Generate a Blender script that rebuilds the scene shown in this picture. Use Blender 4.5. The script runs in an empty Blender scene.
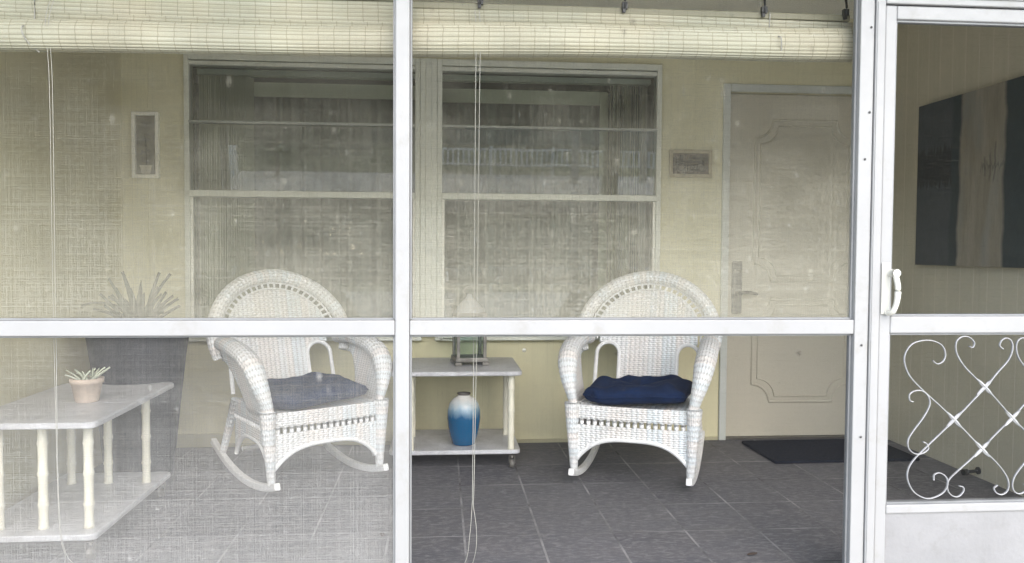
import bpy, math, random
import numpy as np
from mathutils import Vector, Matrix

random.seed(7)
S = bpy.context.scene
COL = S.collection
R = math.radians

# ------------------------------------------------------------------ camera
CAM_H = 1.1
cd = bpy.data.cameras.new('camera')
cd.sensor_width = 36.0
cd.lens = 830.0 / 1024.0 * 36.0
cd.clip_start = 0.05
cd.clip_end = 600.0
cam = bpy.data.objects.new('camera', cd)
COL.objects.link(cam)
yaw, pitch, roll = math.atan(72 / 830), math.atan(31 / 830), 0.006
cam.matrix_world = (Matrix.Translation((0, 0, CAM_H)) @ Matrix.Rotation(-yaw, 4, 'Z')
                    @ Matrix.Rotation(math.pi / 2 - pitch, 4, 'X') @ Matrix.Rotation(roll, 4, 'Z'))
S.camera = cam

# ------------------------------------------------------------------ world, sun, exposure
SUN_EL, SUN_AZ = R(38), R(168)        # a veiled, wide sun before the house under an overcast sky
W = bpy.data.worlds.new('World')
S.world = W
W.use_nodes = True
wt = W.node_tree
wt.nodes.clear()
wo = wt.nodes.new('ShaderNodeOutputWorld')
wb = wt.nodes.new('ShaderNodeBackground')
ws = wt.nodes.new('ShaderNodeTexSky')
ws.sky_type = 'NISHITA'
ws.sun_disc = False
ws.sun_elevation = SUN_EL
ws.sun_rotation = SUN_AZ
ws.dust_density = 1.2
ws.air_density = 1.0
ws.ozone_density = 0.6
wb.inputs['Strength'].default_value = 0.15
wt.links.new(ws.outputs[0], wb.inputs['Color'])
wt.links.new(wb.outputs[0], wo.inputs['Surface'])
sl = bpy.data.lights.new('sun', 'SUN')
sl.energy = 1.5
sl.angle = R(85)
sl.color = (1.0, 0.935, 0.83)
sun = bpy.data.objects.new('sun', sl)
COL.objects.link(sun)
sdir = Vector((math.sin(SUN_AZ) * math.cos(SUN_EL), math.cos(SUN_AZ) * math.cos(SUN_EL), math.sin(SUN_EL)))
sun.rotation_euler = sdir.to_track_quat('Z', 'Y').to_euler()
S.view_settings.view_transform = 'Standard'
S.view_settings.look = 'None'
S.view_settings.gamma = 1.0
S.view_settings.exposure = 2.2
S.render.engine = 'CYCLES'
S.cycles.use_denoising = True
S.cycles.denoising_prefilter = 'ACCURATE'
S.cycles.max_bounces = 10
S.cycles.diffuse_bounces = 6
S.cycles.transparent_max_bounces = 16
S.cycles.caustics_reflective = False
S.cycles.caustics_refractive = False
S.cycles.sample_clamp_indirect = 6.0


# ------------------------------------------------------------------ material helpers
class NT:
    def __init__(self, name):
        self.m = bpy.data.materials.new(name)
        self.m.use_nodes = True
        self.t = self.m.node_tree
        self.t.nodes.clear()
        self.out = self.t.nodes.new('ShaderNodeOutputMaterial')

    def n(self, typ, **kw):
        nd = self.t.nodes.new(typ)
        for k, v in kw.items():
            setattr(nd, k, v)
        return nd

    def link(self, a, b):
        self.t.links.new(a, b)

    def put(self, sock, v):
        if isinstance(v, bpy.types.NodeSocket):
            self.link(v, sock)
        elif v is not None:
            if sock.type == 'RGBA' and not hasattr(v, '__len__'):
                v = (v, v, v, 1)
            if sock.type == 'RGBA' and len(v) == 3:
                v = (*v, 1)
            sock.default_value = v

    def math(self, op, a, b=None, c=None, clamp=False):
        nd = self.n('ShaderNodeMath', operation=op, use_clamp=clamp)
        self.put(nd.inputs[0], a)
        if b is not None:
            self.put(nd.inputs[1], b)
        if c is not None:
            self.put(nd.inputs[2], c)
        return nd.outputs[0]

    def mix(self, f, a, b, blend='MIX'):
        nd = self.n('ShaderNodeMix', data_type='RGBA', blend_type=blend)
        self.put(nd.inputs[0], f)
        self.put(nd.inputs[6], a)
        self.put(nd.inputs[7], b)
        return nd.outputs[2]

    def coord(self, which='Object', scale=None, loc=None):
        c = self.n('ShaderNodeTexCoord').outputs[which]
        if scale is None and loc is None:
            return c
        mp = self.n('ShaderNodeMapping')
        self.link(c, mp.inputs[0])
        if scale is not None:
            mp.inputs['Scale'].default_value = scale
        if loc is not None:
            mp.inputs['Location'].default_value = loc
        return mp.outputs[0]

    def noise(self, vec, scale=5.0, detail=3.0, rough=0.55, dist=0.0):
        nd = self.n('ShaderNodeTexNoise')
        self.link(vec, nd.inputs['Vector'])
        nd.inputs['Scale'].default_value = scale
        nd.inputs['Detail'].default_value = detail
        nd.inputs['Roughness'].default_value = rough
        nd.inputs['Distortion'].default_value = dist
        return nd.outputs[0]

    def ramp(self, f, lo, hi, a=0.0, b=1.0):
        nd = self.n('ShaderNodeMapRange')
        nd.clamp = True
        self.put(nd.inputs[0], f)
        for i, v in ((1, lo), (2, hi), (3, a), (4, b)):
            self.put(nd.inputs[i], v)
        return nd.outputs[0]

    def sep(self, vec):
        nd = self.n('ShaderNodeSeparateXYZ')
        self.link(vec, nd.inputs[0])
        return nd.outputs

    def bsdf(self, col, rough=0.6, height=None, bump=0.3, dist=0.01, spec=0.4, metal=0.0, sub=None):
        p = self.n('ShaderNodeBsdfPrincipled')
        self.put(p.inputs['Base Color'], col)
        self.put(p.inputs['Roughness'], rough)
        p.inputs['Specular IOR Level'].default_value = spec
        p.inputs['Metallic'].default_value = metal
        if height is not None:
            b = self.n('ShaderNodeBump')
            b.inputs['Strength'].default_value = bump
            b.inputs['Distance'].default_value = dist
            self.link(height, b.inputs['Height'])
            self.link(b.outputs[0], p.inputs['Normal'])
        return p.outputs[0]

    def done(self, sh):
        self.link(sh, self.out.inputs['Surface'])
        return self.m


def plain(name, col, rough=0.6, vary=0.12, scale=6.0, bump=0.0, metal=0.0, spec=0.4, dirt=None, dirt_amt=0.0):
    t = NT(name)
    c = t.coord()
    nz = t.noise(c, scale, 4)
    nf = t.noise(c, scale * 9, 3)
    lo = tuple(max(0, x * (1 - vary)) for x in col)
    hi = tuple(min(1, x * (1 + vary * 0.6)) for x in col)
    colr = t.mix(t.ramp(nz, 0.3, 0.7), lo, hi)
    if dirt is not None:
        colr = t.mix(t.ramp(t.noise(c, scale * 2.3, 6, 0.7), 0.55, 0.75, 0, dirt_amt), colr, dirt)
    rr = t.ramp(nf, 0.3, 0.7, max(0.05, rough - 0.08), min(1, rough + 0.08))
    return t.done(t.bsdf(colr, rr, nf if bump else None, bump, 0.004, spec, metal))


M = {}
M['alu'] = plain('white_aluminium', (0.225, 0.226, 0.228), 0.42, 0.05, 3.0, 0.05, dirt=(0.16, 0.15, 0.13), dirt_amt=0.5)
M['alu_in'] = plain('grey_channel', (0.17, 0.175, 0.18), 0.5, 0.15)
M['kick'] = plain('kick_panel_paint', (0.18, 0.18, 0.184), 0.55, 0.09, 7.0, 0.35, dirt=(0.12, 0.118, 0.112), dirt_amt=0.45)
M['screw'] = plain('screw_metal', (0.05, 0.05, 0.05), 0.4, 0.1, metal=0.6)
M['black'] = plain('black_plastic', (0.015, 0.016, 0.018), 0.45, 0.2)
M['trim'] = plain('grey_white_trim', (0.52, 0.54, 0.50), 0.5, 0.08)
M['winframe'] = plain('window_aluminium', (0.66, 0.67, 0.58), 0.4, 0.08, dirt=(0.25, 0.25, 0.2), dirt_amt=0.3)
M['winbar'] = plain('window_bar', (0.33, 0.35, 0.32), 0.35, 0.1, metal=0.3)
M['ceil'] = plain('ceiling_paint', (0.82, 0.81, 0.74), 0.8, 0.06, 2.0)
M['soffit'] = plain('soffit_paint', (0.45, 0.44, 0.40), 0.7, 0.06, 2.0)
M['roof'] = plain('roof_shingle', (0.20, 0.19, 0.18), 0.9, 0.3, 8.0)
M['stucco'] = plain('stucco', (0.62, 0.58, 0.44), 0.85, 0.08, 6.0, 0.3)
M['navy'] = None
M['legcream'] = plain('cream_bamboo', (0.66, 0.635, 0.52), 0.45, 0.10, 9.0, dirt=(0.55, 0.48, 0.33), dirt_amt=0.35)
M['castor'] = plain('castor_metal', (0.16, 0.15, 0.13), 0.35, 0.2, metal=0.7)
M['iron'] = plain('painted_iron', (0.25, 0.253, 0.26), 0.4, 0.14, 30.0, dirt=(0.10, 0.08, 0.06), dirt_amt=0.5)
M['handle'] = plain('cream_handle', (0.40, 0.395, 0.36), 0.35, 0.04)
M['cord'] = plain('blind_cord', (0.34, 0.335, 0.30), 0.8, 0.08)
M['lockplate'] = plain('weathered_brass', (0.05, 0.054, 0.058), 0.5, 0.5, 22.0)
M['pewter'] = plain('lantern_metal', (0.20, 0.19, 0.17), 0.5, 0.45, 14.0, metal=0.4)
M['wax'] = plain('candle_wax', (0.40, 0.39, 0.36), 0.5, 0.05)
M['lantern_roof'] = plain('white_lantern_roof', (0.36, 0.365, 0.36), 0.5, 0.1)
M['terra'] = plain('pale_terracotta', (0.54, 0.44, 0.36), 0.8, 0.2, 18.0)
M['succulent'] = plain('succulent_leaf', (0.50, 0.53, 0.42), 0.6, 0.3, 20.0)
M['planter'] = plain('dark_glazed_pot', (0.010, 0.012, 0.020), 0.55, 0.3, 5.0)
M['soil'] = plain('soil', (0.05, 0.04, 0.03), 0.95, 0.4, 30.0)
M['mat'] = plain('door_mat_pile', (0.008, 0.011, 0.020), 0.98, 0.5, 60.0, 0.6, spec=0.1)
M['leafdead'] = plain('dead_leaf', (0.06, 0.04, 0.03), 0.8, 0.3)
M['frame_white'] = plain('art_frame', (0.88, 0.86, 0.76), 0.55, 0.1)
M['bark'] = plain('bark', (0.16, 0.13, 0.10), 0.9, 0.4, 9.0, 0.5)
M['rail_white'] = plain('rail_paint', (0.80, 0.80, 0.80), 0.5, 0.03)
M['block'] = plain('building_paint', (0.32, 0.31, 0.26), 0.8, 0.08, 0.6)
M['dark'] = plain('dark_painted_shade', (0.06, 0.07, 0.06), 0.8, 0.2)  # near-black colour standing in for the shade of unlit rooms


def leaf_mat(name, a, b):
    t = NT(name)
    c = t.coord()
    colr = t.mix(t.ramp(t.noise(c, 1.6, 4), 0.35, 0.65), a, b)
    colr = t.mix(t.ramp(t.noise(c, 14.0, 2), 0.3, 0.7, 0, 0.5), colr, tuple(x * 0.6 for x in a))
    p = t.bsdf(colr, 0.5)
    tr = t.n('ShaderNodeBsdfTranslucent')
    t.put(tr.inputs[0], colr)
    mx = t.n('ShaderNodeMixShader')
    mx.inputs[0].default_value = 0.25
    t.link(p, mx.inputs[1])
    t.link(tr.outputs[0], mx.inputs[2])
    return t.done(mx.outputs[0])


M['leaf'] = leaf_mat('tree_leaf', (0.04, 0.07, 0.025), (0.07, 0.12, 0.04))
M['palm'] = leaf_mat('palm_leaf', (0.10, 0.14, 0.04), (0.20, 0.24, 0.07))
M['aloe'] = leaf_mat('aloe_leaf', (0.035, 0.055, 0.038), (0.11, 0.05, 0.045))


def grooved(name, axis, pitch, col, groove, width=0.05, amount=0.35):
    """painted boards with vertical V grooves every `pitch` metres along axis 0 (x) or 1 (y)"""
    t = NT(name)
    c = t.coord()
    s = t.sep(c)[axis]
    fr = t.math('FRACT', t.math('DIVIDE', t.math('ADD', s, 50.0), pitch))
    d = t.math('ABSOLUTE', t.math('SUBTRACT', fr, 0.5))
    g = t.ramp(d, 0.0, width, 1.0, 0.0)
    nz = t.noise(c, 2.2, 5)
    colr = t.mix(t.ramp(nz, 0.3, 0.7), tuple(x * 0.90 for x in col), tuple(x * 1.05 for x in col))
    stv = t.noise(t.coord(scale=(30, 30, 1.2)), 1.0, 4)
    colr = t.mix(t.ramp(stv, 0.52, 0.75, 0, 0.22), colr, tuple(x * 0.7 for x in col))
    colr = t.mix(t.math('MULTIPLY', g, amount), colr, groove)
    h = t.math('ADD', t.math('MULTIPLY', g, -1.0), t.math('MULTIPLY', t.noise(c, 90, 2), 0.12))
    return t.done(t.bsdf(colr, 0.7, h, 0.2, 0.004, 0.25))


M['wallback'] = grooved('cream_board_wall', 0, 0.203, (0.64, 0.60, 0.40), (0.46, 0.43, 0.28), 0.012, 0.35)
M['wallright'] = grooved('beadboard_wall', 1, 0.106, (0.54, 0.50, 0.385), (0.74, 0.69, 0.56), 0.05, 0.45)
M['wallleft'] = grooved('left_board_wall', 1, 0.203, (0.62, 0.575, 0.39), (0.46, 0.42, 0.28), 0.02, 0.5)
M['upperwall'] = plain('cream_upper_wall', (0.40, 0.375, 0.25), 0.75, 0.08, 1.5, 0.1)


def floor_mat():
    t = NT('slate_tile')
    c = t.coord(loc=(-0.0956, -3.16, 0))
    bk = t.n('ShaderNodeTexBrick')
    bk.offset = 0.0
    bk.squash = 1.0
    t.link(c, bk.inputs['Vector'])
    bk.inputs['Scale'].default_value = 1.0
    bk.inputs['Mortar Size'].default_value = 0.0046
    bk.inputs['Mortar Smooth'].default_value = 0.2
    bk.inputs['Brick Width'].default_value = 0.29
    bk.inputs['Row Height'].default_value = 0.345
    bk.inputs['Color1'].default_value = (0.094, 0.095, 0.106, 1)
    bk.inputs['Color2'].default_value = (0.056, 0.058, 0.068, 1)
    grime = t.ramp(t.noise(t.coord(), 3.0, 5, 0.65), 0.35, 0.62)
    bk.inputs['Mortar'].default_value = (0.2, 0.2, 0.21, 1)
    t.link(t.mix(grime, (0.04, 0.04, 0.043), (0.25, 0.247, 0.25)), bk.inputs['Mortar'])
    o = t.coord(scale=(1, 2.2, 1))
    n1 = t.noise(o, 3.0, 6, 0.62)
    n2 = t.noise(o, 26.0, 4, 0.7, 0.6)
    colr = t.mix(t.ramp(n1, 0.3, 0.7), bk.outputs[0], (0.125, 0.118, 0.122), 'MIX')
    colr = t.mix(0.55, bk.outputs[0], colr)
    colr = t.mix(t.ramp(n2, 0.46, 0.68, 0, 0.75), colr, (0.20, 0.195, 0.20))
    colr = t.mix(t.ramp(n2, 0.2, 0.42, 0.7, 0.0), colr, (0.042, 0.043, 0.048))
    colr = t.mix(bk.outputs[1], colr, t.mix(grime, (0.04, 0.04, 0.043), (0.25, 0.247, 0.25)))
    h = t.math('ADD', t.math('MULTIPLY', n2, 0.35), t.math('MULTIPLY', bk.outputs[1], -1.0))
    return t.done(t.bsdf(colr, t.ramp(n2, 0.3, 0.7, 0.6, 0.85), h, 0.35, 0.003, 0.25))


M['floor'] = floor_mat()


def wicker(name, white, gap, tint=0.3):
    t = NT(name)
    uv = t.coord('UV')
    s = t.sep(uv)
    pu, pv = 0.024, 0.0105
    row = t.math('FLOOR', t.math('DIVIDE', s[1], pv))
    ph = t.math('MULTIPLY', t.math('MODULO', row, 2.0), 0.5)
    fu = t.math('ADD', t.math('DIVIDE', s[0], pu), ph)
    su = t.math('SINE', t.math('MULTIPLY', fu, 2 * math.pi))
    sv = t.math('ABSOLUTE', t.math('SINE', t.math('MULTIPLY', t.math('DIVIDE', s[1], pv), math.pi)))
    stake = t.math('ABSOLUTE', t.math('SINE', t.math('MULTIPLY', t.math('DIVIDE', s[0], pu), math.pi)))
    h = t.math('MULTIPLY', sv, t.math('ADD', 0.66, t.math('MULTIPLY', su, 0.34)))
    h = t.math('MULTIPLY', t.math('ADD', t.math('MULTIPLY', h, 0.6), t.math('MULTIPLY', stake, 0.4)), 1.0)
    moire = t.noise(t.coord(), 38.0, 4, 0.7)
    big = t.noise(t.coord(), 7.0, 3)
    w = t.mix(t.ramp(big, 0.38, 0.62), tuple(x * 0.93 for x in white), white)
    w = t.mix(t.ramp(moire, 0.58, 0.72, 0, tint), w, (0.52, 0.43, 0.34))  # tan and blue tints imitate screen moire in the colour
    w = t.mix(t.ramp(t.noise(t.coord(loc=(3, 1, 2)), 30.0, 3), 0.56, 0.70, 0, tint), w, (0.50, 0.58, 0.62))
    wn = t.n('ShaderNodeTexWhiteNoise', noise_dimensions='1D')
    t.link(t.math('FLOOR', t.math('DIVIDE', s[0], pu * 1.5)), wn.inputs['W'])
    w = t.mix(t.ramp(wn.outputs[0], 0.60, 0.95, 0, 0.30), w, (0.60, 0.74, 0.82))  # pastel stripes per stake, painted moire as well
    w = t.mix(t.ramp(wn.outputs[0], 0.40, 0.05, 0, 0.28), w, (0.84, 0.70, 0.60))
    colr = t.mix(t.ramp(h, 0.10, 0.46), gap, w)
    return t.done(t.bsdf(colr, 0.55, h, 0.9, 0.006, 0.3))


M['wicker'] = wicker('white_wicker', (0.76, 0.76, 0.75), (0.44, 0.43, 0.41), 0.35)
M['wickerwood'] = plain('white_painted_wood', (0.74, 0.74, 0.73), 0.5, 0.06, 20.0, dirt=(0.45, 0.42, 0.38), dirt_amt=0.4)


def fabric(name, col):
    t = NT(name)
    c = t.coord()
    w1 = t.noise(t.coord(scale=(300, 40, 300)), 1.0, 2)
    nz = t.noise(c, 16, 4)
    colr = t.mix(t.ramp(nz, 0.3, 0.7), tuple(x * 0.75 for x in col), tuple(x * 1.2 for x in col))
    colr = t.mix(t.ramp(w1, 0.45, 0.7, 0, 0.35), colr, tuple(x * 1.9 for x in col))
    return t.done(t.bsdf(colr, 0.92, t.math('ADD', w1, nz), 0.35, 0.004, 0.15))


M['navy'] = fabric('navy_canvas', (0.0045, 0.015, 0.050))
M['curtain'] = fabric('grey_drape', (0.24, 0.245, 0.215))
M['vane'] = plain('cream_vane', (0.70, 0.665, 0.50), 0.6, 0.08)


def laminate():
    t = NT('grey_marbled_laminate')
    c = t.coord()
    n = t.noise(c, 5.0, 7, 0.7, 1.6)
    colr = t.mix(t.ramp(n, 0.35, 0.65), (0.36, 0.36, 0.37), (0.52, 0.525, 0.54))
    colr = t.mix(t.ramp(t.noise(c, 60, 2), 0.45, 0.8, 0, 0.4), colr, (0.27, 0.27, 0.285))
    return t.done(t.bsdf(colr, 0.35))


M['laminate'] = laminate()


def bamboo():
    """cream slat blind: slats are modelled, the stitched strings are a fine dark line every 48 mm"""
    t = NT('cream_slat')
    c = t.coord()
    uvs = t.sep(t.coord('UV'))
    s = t.sep(c)
    wob = t.math('MULTIPLY', t.math('SUBTRACT', t.noise(t.coord(scale=(1.5, 1, 22)), 1.0, 2), 0.5), 0.012)
    jog = t.math('MULTIPLY', t.math('GREATER_THAN', s[2], -0.092), 0.012)
    x = t.math('ADD', t.math('ADD', s[0], wob), jog)
    fr = t.math('FRACT', t.math('DIVIDE', t.math('ADD', x, 20.0), 0.0485))
    line = t.ramp(t.math('ABSOLUTE', t.math('SUBTRACT', fr, 0.5)), 0.014, 0.036, 1.0, 0.0)
    gr = t.noise(t.coord(scale=(3, 40, 85)), 1.0, 3)
    colr = t.mix(t.ramp(gr, 0.3, 0.7), (0.38, 0.372, 0.28), (0.46, 0.452, 0.36))
    colr = t.mix(t.ramp(t.noise(c, 2.5, 3), 0.45, 0.7, 0, 0.35), colr, (0.62, 0.52, 0.36))
    colr = t.mix(t.math('MULTIPLY', line, 0.6), colr, (0.17, 0.16, 0.10))
    gap = t.math('ABSOLUTE', t.math('SUBTRACT', t.math('FRACT', t.math('ADD', uvs[1], 0.5)), 0.5))
    colr = t.mix(t.ramp(gap, 0.03, 0.14, 0.72, 0.0), colr, (0.17, 0.16, 0.10))
    tone = t.n('ShaderNodeTexWhiteNoise', noise_dimensions='1D')
    t.link(t.math('FLOOR', uvs[1]), tone.inputs['W'])
    colr = t.mix(t.ramp(tone.outputs[0], 0, 1, 0, 0.22), colr, (0.29, 0.27, 0.17))
    p = t.bsdf(colr, 0.5)
    tr = t.n('ShaderNodeBsdfTranslucent')
    t.put(tr.inputs[0], colr)
    mx = t.n('ShaderNodeMixShader')
    mx.inputs[0].default_value = 0.2
    t.link(p, mx.inputs[1])
    t.link(tr.outputs[0], mx.inputs[2])
    return t.done(mx.outputs[0])


M['slat'] = bamboo()


def glass_mat(REFL):
    t = NT('window_glass')
    tr = t.n('ShaderNodeBsdfTransparent')
    tr.inputs[0].default_value = (0.86, 0.90, 0.88, 1)
    gl = t.n('ShaderNodeBsdfGlossy')
    gl.inputs['Roughness'].default_value = 0.01
    nz = t.noise(t.coord(), 1.3, 2)
    b = t.n('ShaderNodeBump')
    b.inputs['Strength'].default_value = 0.04
    b.inputs['Distance'].default_value = 0.02
    t.link(nz, b.inputs['Height'])
    t.link(b.outputs[0], gl.inputs['Normal'])
    fr = t.n('ShaderNodeFresnel')
    fr.inputs[0].default_value = 1.5
    mx = t.n('ShaderNodeMixShader')
    t.link(t.math('MULTIPLY', fr.outputs[0], REFL, clamp=True), mx.inputs[0])
    t.link(tr.outputs[0], mx.inputs[1])
    t.link(gl.outputs[0], mx.inputs[2])
    return t.done(mx.outputs[0])


M['glass'] = glass_mat(1.7)
M['lantern_glass'] = glass_mat(0.2)


def wire_mat(name, z0, z1, top, bottom, fleck=0.0):
    """coated screen wire: darker at the top of its pane, greyer further down"""
    t = NT(name)
    c = t.coord()
    s = t.sep(c)
    g = t.ramp(s[2], z0, z1, 1.0, 0.0)
    g = t.math('ADD', g, t.math('MULTIPLY', t.math('SUBTRACT', t.noise(t.coord(scale=(1, 1, 1.5)), 3.4, 5, 0.6), 0.5), 0.35), clamp=True)
    colr = t.mix(g, top, bottom)  # darker at the top, greyer towards the bottom
    if fleck:
        fl = t.ramp(t.noise(t.coord(scale=(1, 1, 0.6)), 30.0, 5, 0.75), 0.61, 0.70, 0.0, fleck)
        colr = t.mix(fl, colr, (0.34, 0.34, 0.31))
    d = t.n('ShaderNodeBsdfDiffuse')
    t.put(d.inputs[0], colr)
    return t.done(d.outputs[0])


# ------------------------------------------------------------------ mesh helpers
def tag(o, label=None, cat=None, group=None, kind=None):
    for k, v in (('label', label), ('category', cat), ('group', group), ('kind', kind)):
        if v:
            o[k] = v
    return o


def empty(name, loc=(0, 0, 0), rz=0.0):
    o = bpy.data.objects.new(name, None)
    o.location = loc
    o.rotation_euler = (0, 0, rz)
    o.empty_display_size = 0.1
    COL.objects.link(o)
    return o


def spline(pts, n=6):
    """Catmull-Rom through the points"""
    P = [Vector(p) for p in pts]
    P = [P[0] * 2 - P[1]] + P + [P[-1] * 2 - P[-2]]
    out = []
    for i in range(1, len(P) - 2):
        a, b, c, d = P[i - 1:i + 3]
        for k in range(n):
            t = k / n
            out.append(0.5 * ((2 * b) + (c - a) * t + (2 * a - 5 * b + 4 * c - d) * t * t + (3 * b - a - 3 * c + d) * t ** 3))
    out.append(P[-2])
    return out


class MB:
    def __init__(self):
        self.v, self.f, self.uv, self.sm = [], [], [], []

    def face(self, idx, uv=None, smooth=False):
        self.f.append(tuple(idx))
        self.uv.append(uv)
        self.sm.append(smooth)

    def box(self, x0, x1, y0, y1, z0, z1):
        b = len(self.v)
        self.v += [(x, y, z) for z in (z0, z1) for y in (y0, y1) for x in (x0, x1)]
        for q in ((0, 2, 3, 1), (4, 5, 7, 6), (0, 1, 5, 4), (2, 6, 7, 3), (0, 4, 6, 2), (1, 3, 7, 5)):
            self.face([b + i for i in q])
        return self

    def obox(self, c, sx, sy, sz, rot=None):
        b = len(self.v)
        c = Vector(c)
        for z in (-.5, .5):
            for y in (-.5, .5):
                for x in (-.5, .5):
                    p = Vector((x * sx, y * sy, z * sz))
                    if rot is not None:
                        p = rot @ p
                    self.v.append(tuple(c + p))
        for q in ((0, 2, 3, 1), (4, 5, 7, 6), (0, 1, 5, 4), (2, 6, 7, 3), (0, 4, 6, 2), (1, 3, 7, 5)):
            self.face([b + i for i in q])
        return self

    def grid(self, P, nu, nv, cu=False, cv=False, UV=None):
        """P(i, j) -> point; i in 0..nu (u), j in 0..nv (v)"""
        b = len(self.v)
        mu, mv = (nu if cu else nu + 1), (nv if cv else nv + 1)
        for i in range(mu):
            for j in range(mv):
                self.v.append(tuple(P(i, j)))
        ix = lambda i, j: b + (i % mu if cu else i) * mv + (j % mv if cv else j)
        for i in range(nu):
            for j in range(nv):
                uv = [UV(i, j), UV(i + 1, j), UV(i + 1, j + 1), UV(i, j + 1)] if UV else None
                self.face([ix(i, j), ix(i + 1, j), ix(i + 1, j + 1), ix(i, j + 1)], uv, True)
        return self

    def sweep(self, pts, ra, rb=None, ref=(0, 0, 1), n=12, cap=True, swap=False, ripple=0.0, pitch=0.024):
        """tube of elliptical section along pts: ra along ref x tangent, rb along the third axis"""
        P = [Vector(p) for p in pts]
        L = len(P)
        ref = Vector(ref)
        acc = [0.0]
        for i in range(1, L):
            acc.append(acc[-1] + (P[i] - P[i - 1]).length)
        fr = []
        for i in range(L):
            t = (P[min(i + 1, L - 1)] - P[max(i - 1, 0)]).normalized()
            s = ref.cross(t)
            if s.length < 1e-4:
                s = Vector((1, 0, 0)).cross(t)
            if s.length < 1e-4:
                s = Vector((0, 1, 0)).cross(t)
            s.normalize()
            fr.append((s, t.cross(s).normalized()))
        g = lambda r, i: r[i] if hasattr(r, '__len__') else r
        rb = ra if rb is None else rb
        b = len(self.v)

        def pt(i, j):
            a = 2 * math.pi * j / n
            k = 1.0 + ripple * abs(math.sin(math.pi * acc[i] / pitch))
            return P[i] + fr[i][0] * (math.cos(a) * g(ra, i) * k) + fr[i][1] * (math.sin(a) * g(rb, i) * k)
        circ = 2 * math.pi * (g(ra, 0) + g(rb, 0)) / 2
        uvf = (lambda i, j: (acc[i], circ * j / n)) if not swap else (lambda i, j: (circ * j / n, acc[i]))
        self.grid(pt, L - 1, n, cv=True, UV=uvf)
        if cap:
            self.face([b + j for j in range(n)][::-1], None, False)
            self.face([b + (L - 1) * n + j for j in range(n)], None, False)
        return self

    def lathe(self, prof, n=32, c=(0, 0, 0), sx=1.0):
        cx, cy, cz = c
        self.grid(lambda i, j: (cx + sx * prof[j][0] * math.cos(2 * math.pi * i / n), cy + prof[j][0] * math.sin(2 * math.pi * i / n), cz + prof[j][1]),
                  n, len(prof) - 1, cu=True)
        return self

    def slab(self, x0, x1, y0, y1, z0, z1, r=0.04, e=0.004):
        """board with rounded corners and a softened edge"""
        ring = []
        for cx, cy, a0 in ((x1 - r, y1 - r, 0), (x0 + r, y1 - r, 90), (x0 + r, y0 + r, 180), (x1 - r, y0 + r, 270)):
            for k in range(7):
                a = R(a0 + 15 * k)
                ring.append((cx, cy, math.cos(a), math.sin(a)))
        n = len(ring)
        lev = [(r - e, z0), (r, z0 + e), (r, z1 - e), (r - e, z1)]
        b = len(self.v)
        for rr, z in lev:
            for cx, cy, c, s in ring:
                self.v.append((cx + rr * c, cy + rr * s, z))
        for l in range(3):
            for i in range(n):
                self.face([b + l * n + i, b + l * n + (i + 1) % n, b + (l + 1) * n + (i + 1) % n, b + (l + 1) * n + i], None, False)
        self.face([b + i for i in range(n)][::-1])
        self.face([b + 3 * n + i for i in range(n)])
        return self

    def build(self, name, mat, parent=None, bevel=0.0, solid=0.0, label=None):
        me = bpy.data.meshes.new(name)
        me.from_pydata([tuple(v) for v in self.v], [], self.f)
        if any(u is not None for u in self.uv):
            ul = me.uv_layers.new(name='UVMap')
            k = 0
            for fc, u in zip(self.f, self.uv):
                for q in range(len(fc)):
                    ul.data[k].uv = u[q] if u is not None else (0.1, 0.1)
                    k += 1
        me.polygons.foreach_set('use_smooth', self.sm)
        me.materials.append(mat)
        me.update()
        o = bpy.data.objects.new(name, me)
        COL.objects.link(o)
        if parent is not None:
            o.parent = parent
        if solid:
            m = o.modifiers.new('solid', 'SOLIDIFY')
            m.thickness = solid
            m.offset = 0.0
        if bevel:
            m = o.modifiers.new('bevel', 'BEVEL')
            m.width = bevel
            m.segments = 2
            m.limit_method = 'ANGLE'
            m.angle_limit = R(40)
        if label:
            o['label'] = label
        return o


def box(name, mat, parent, x0, x1, y0, y1, z0, z1, bevel=0.0, label=None):
    return MB().box(x0, x1, y0, y1, z0, z1).build(name, mat, parent, bevel, label=label)


def copy_tree(o, parent=None):
    c = o.copy()
    COL.objects.link(c)
    c.parent = parent
    for ch in [x for x in S.objects if x.parent == o]:
        copy_tree(ch, c)
    return c


# ================================================================== SETTING
YW = 4.70            # back wall of the porch
XL, XR = -1.722, 2.635
CEIL = 2.46
YF = 2.60            # plane of the screens

tag(MB().box(XL - .15, XR + .15, 2.50, YW + .1, -0.2, 0.0).build('floor', M['floor']), kind='structure')


def lawn_mat():
    t = NT('lawn_grass')
    c = t.coord()
    colr = t.mix(t.ramp(t.noise(c, 0.5, 5), 0.35, 0.65), (0.06, 0.095, 0.03), (0.10, 0.13, 0.045))
    colr = t.mix(t.ramp(t.noise(c, 40, 3), 0.3, 0.7, 0, 0.6), colr, (0.035, 0.06, 0.02))
    return t.done(t.bsdf(colr, 0.9, t.noise(c, 60, 3), 0.6, 0.02, 0.1))


tag(MB().grid(lambda i, j: (-200 + 20 * i, -250 + 20 * j, -0.2), 20, 24).build('lawn', lawn_mat()), kind='structure')
tag(box('bounce_paving', plain('bounce_concrete', (0.62, 0.60, 0.54), 0.85, 0.10, 0.8, 0.2), None, -30, 30, -15.2, 2.45, -0.3, -0.15, 0.01), kind='structure')  # unseen pale paving, added to bounce light into the porch

house = tag(empty('house', (0, YW, 0)), 'cream house front behind the screens with a white door and dark windows', 'house')


def H(mb, name, mat, **k):
    o = mb.build(name, mat, house, **k)
    o.matrix_parent_inverse = Matrix.Translation((0, -YW, 0))
    return o


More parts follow.
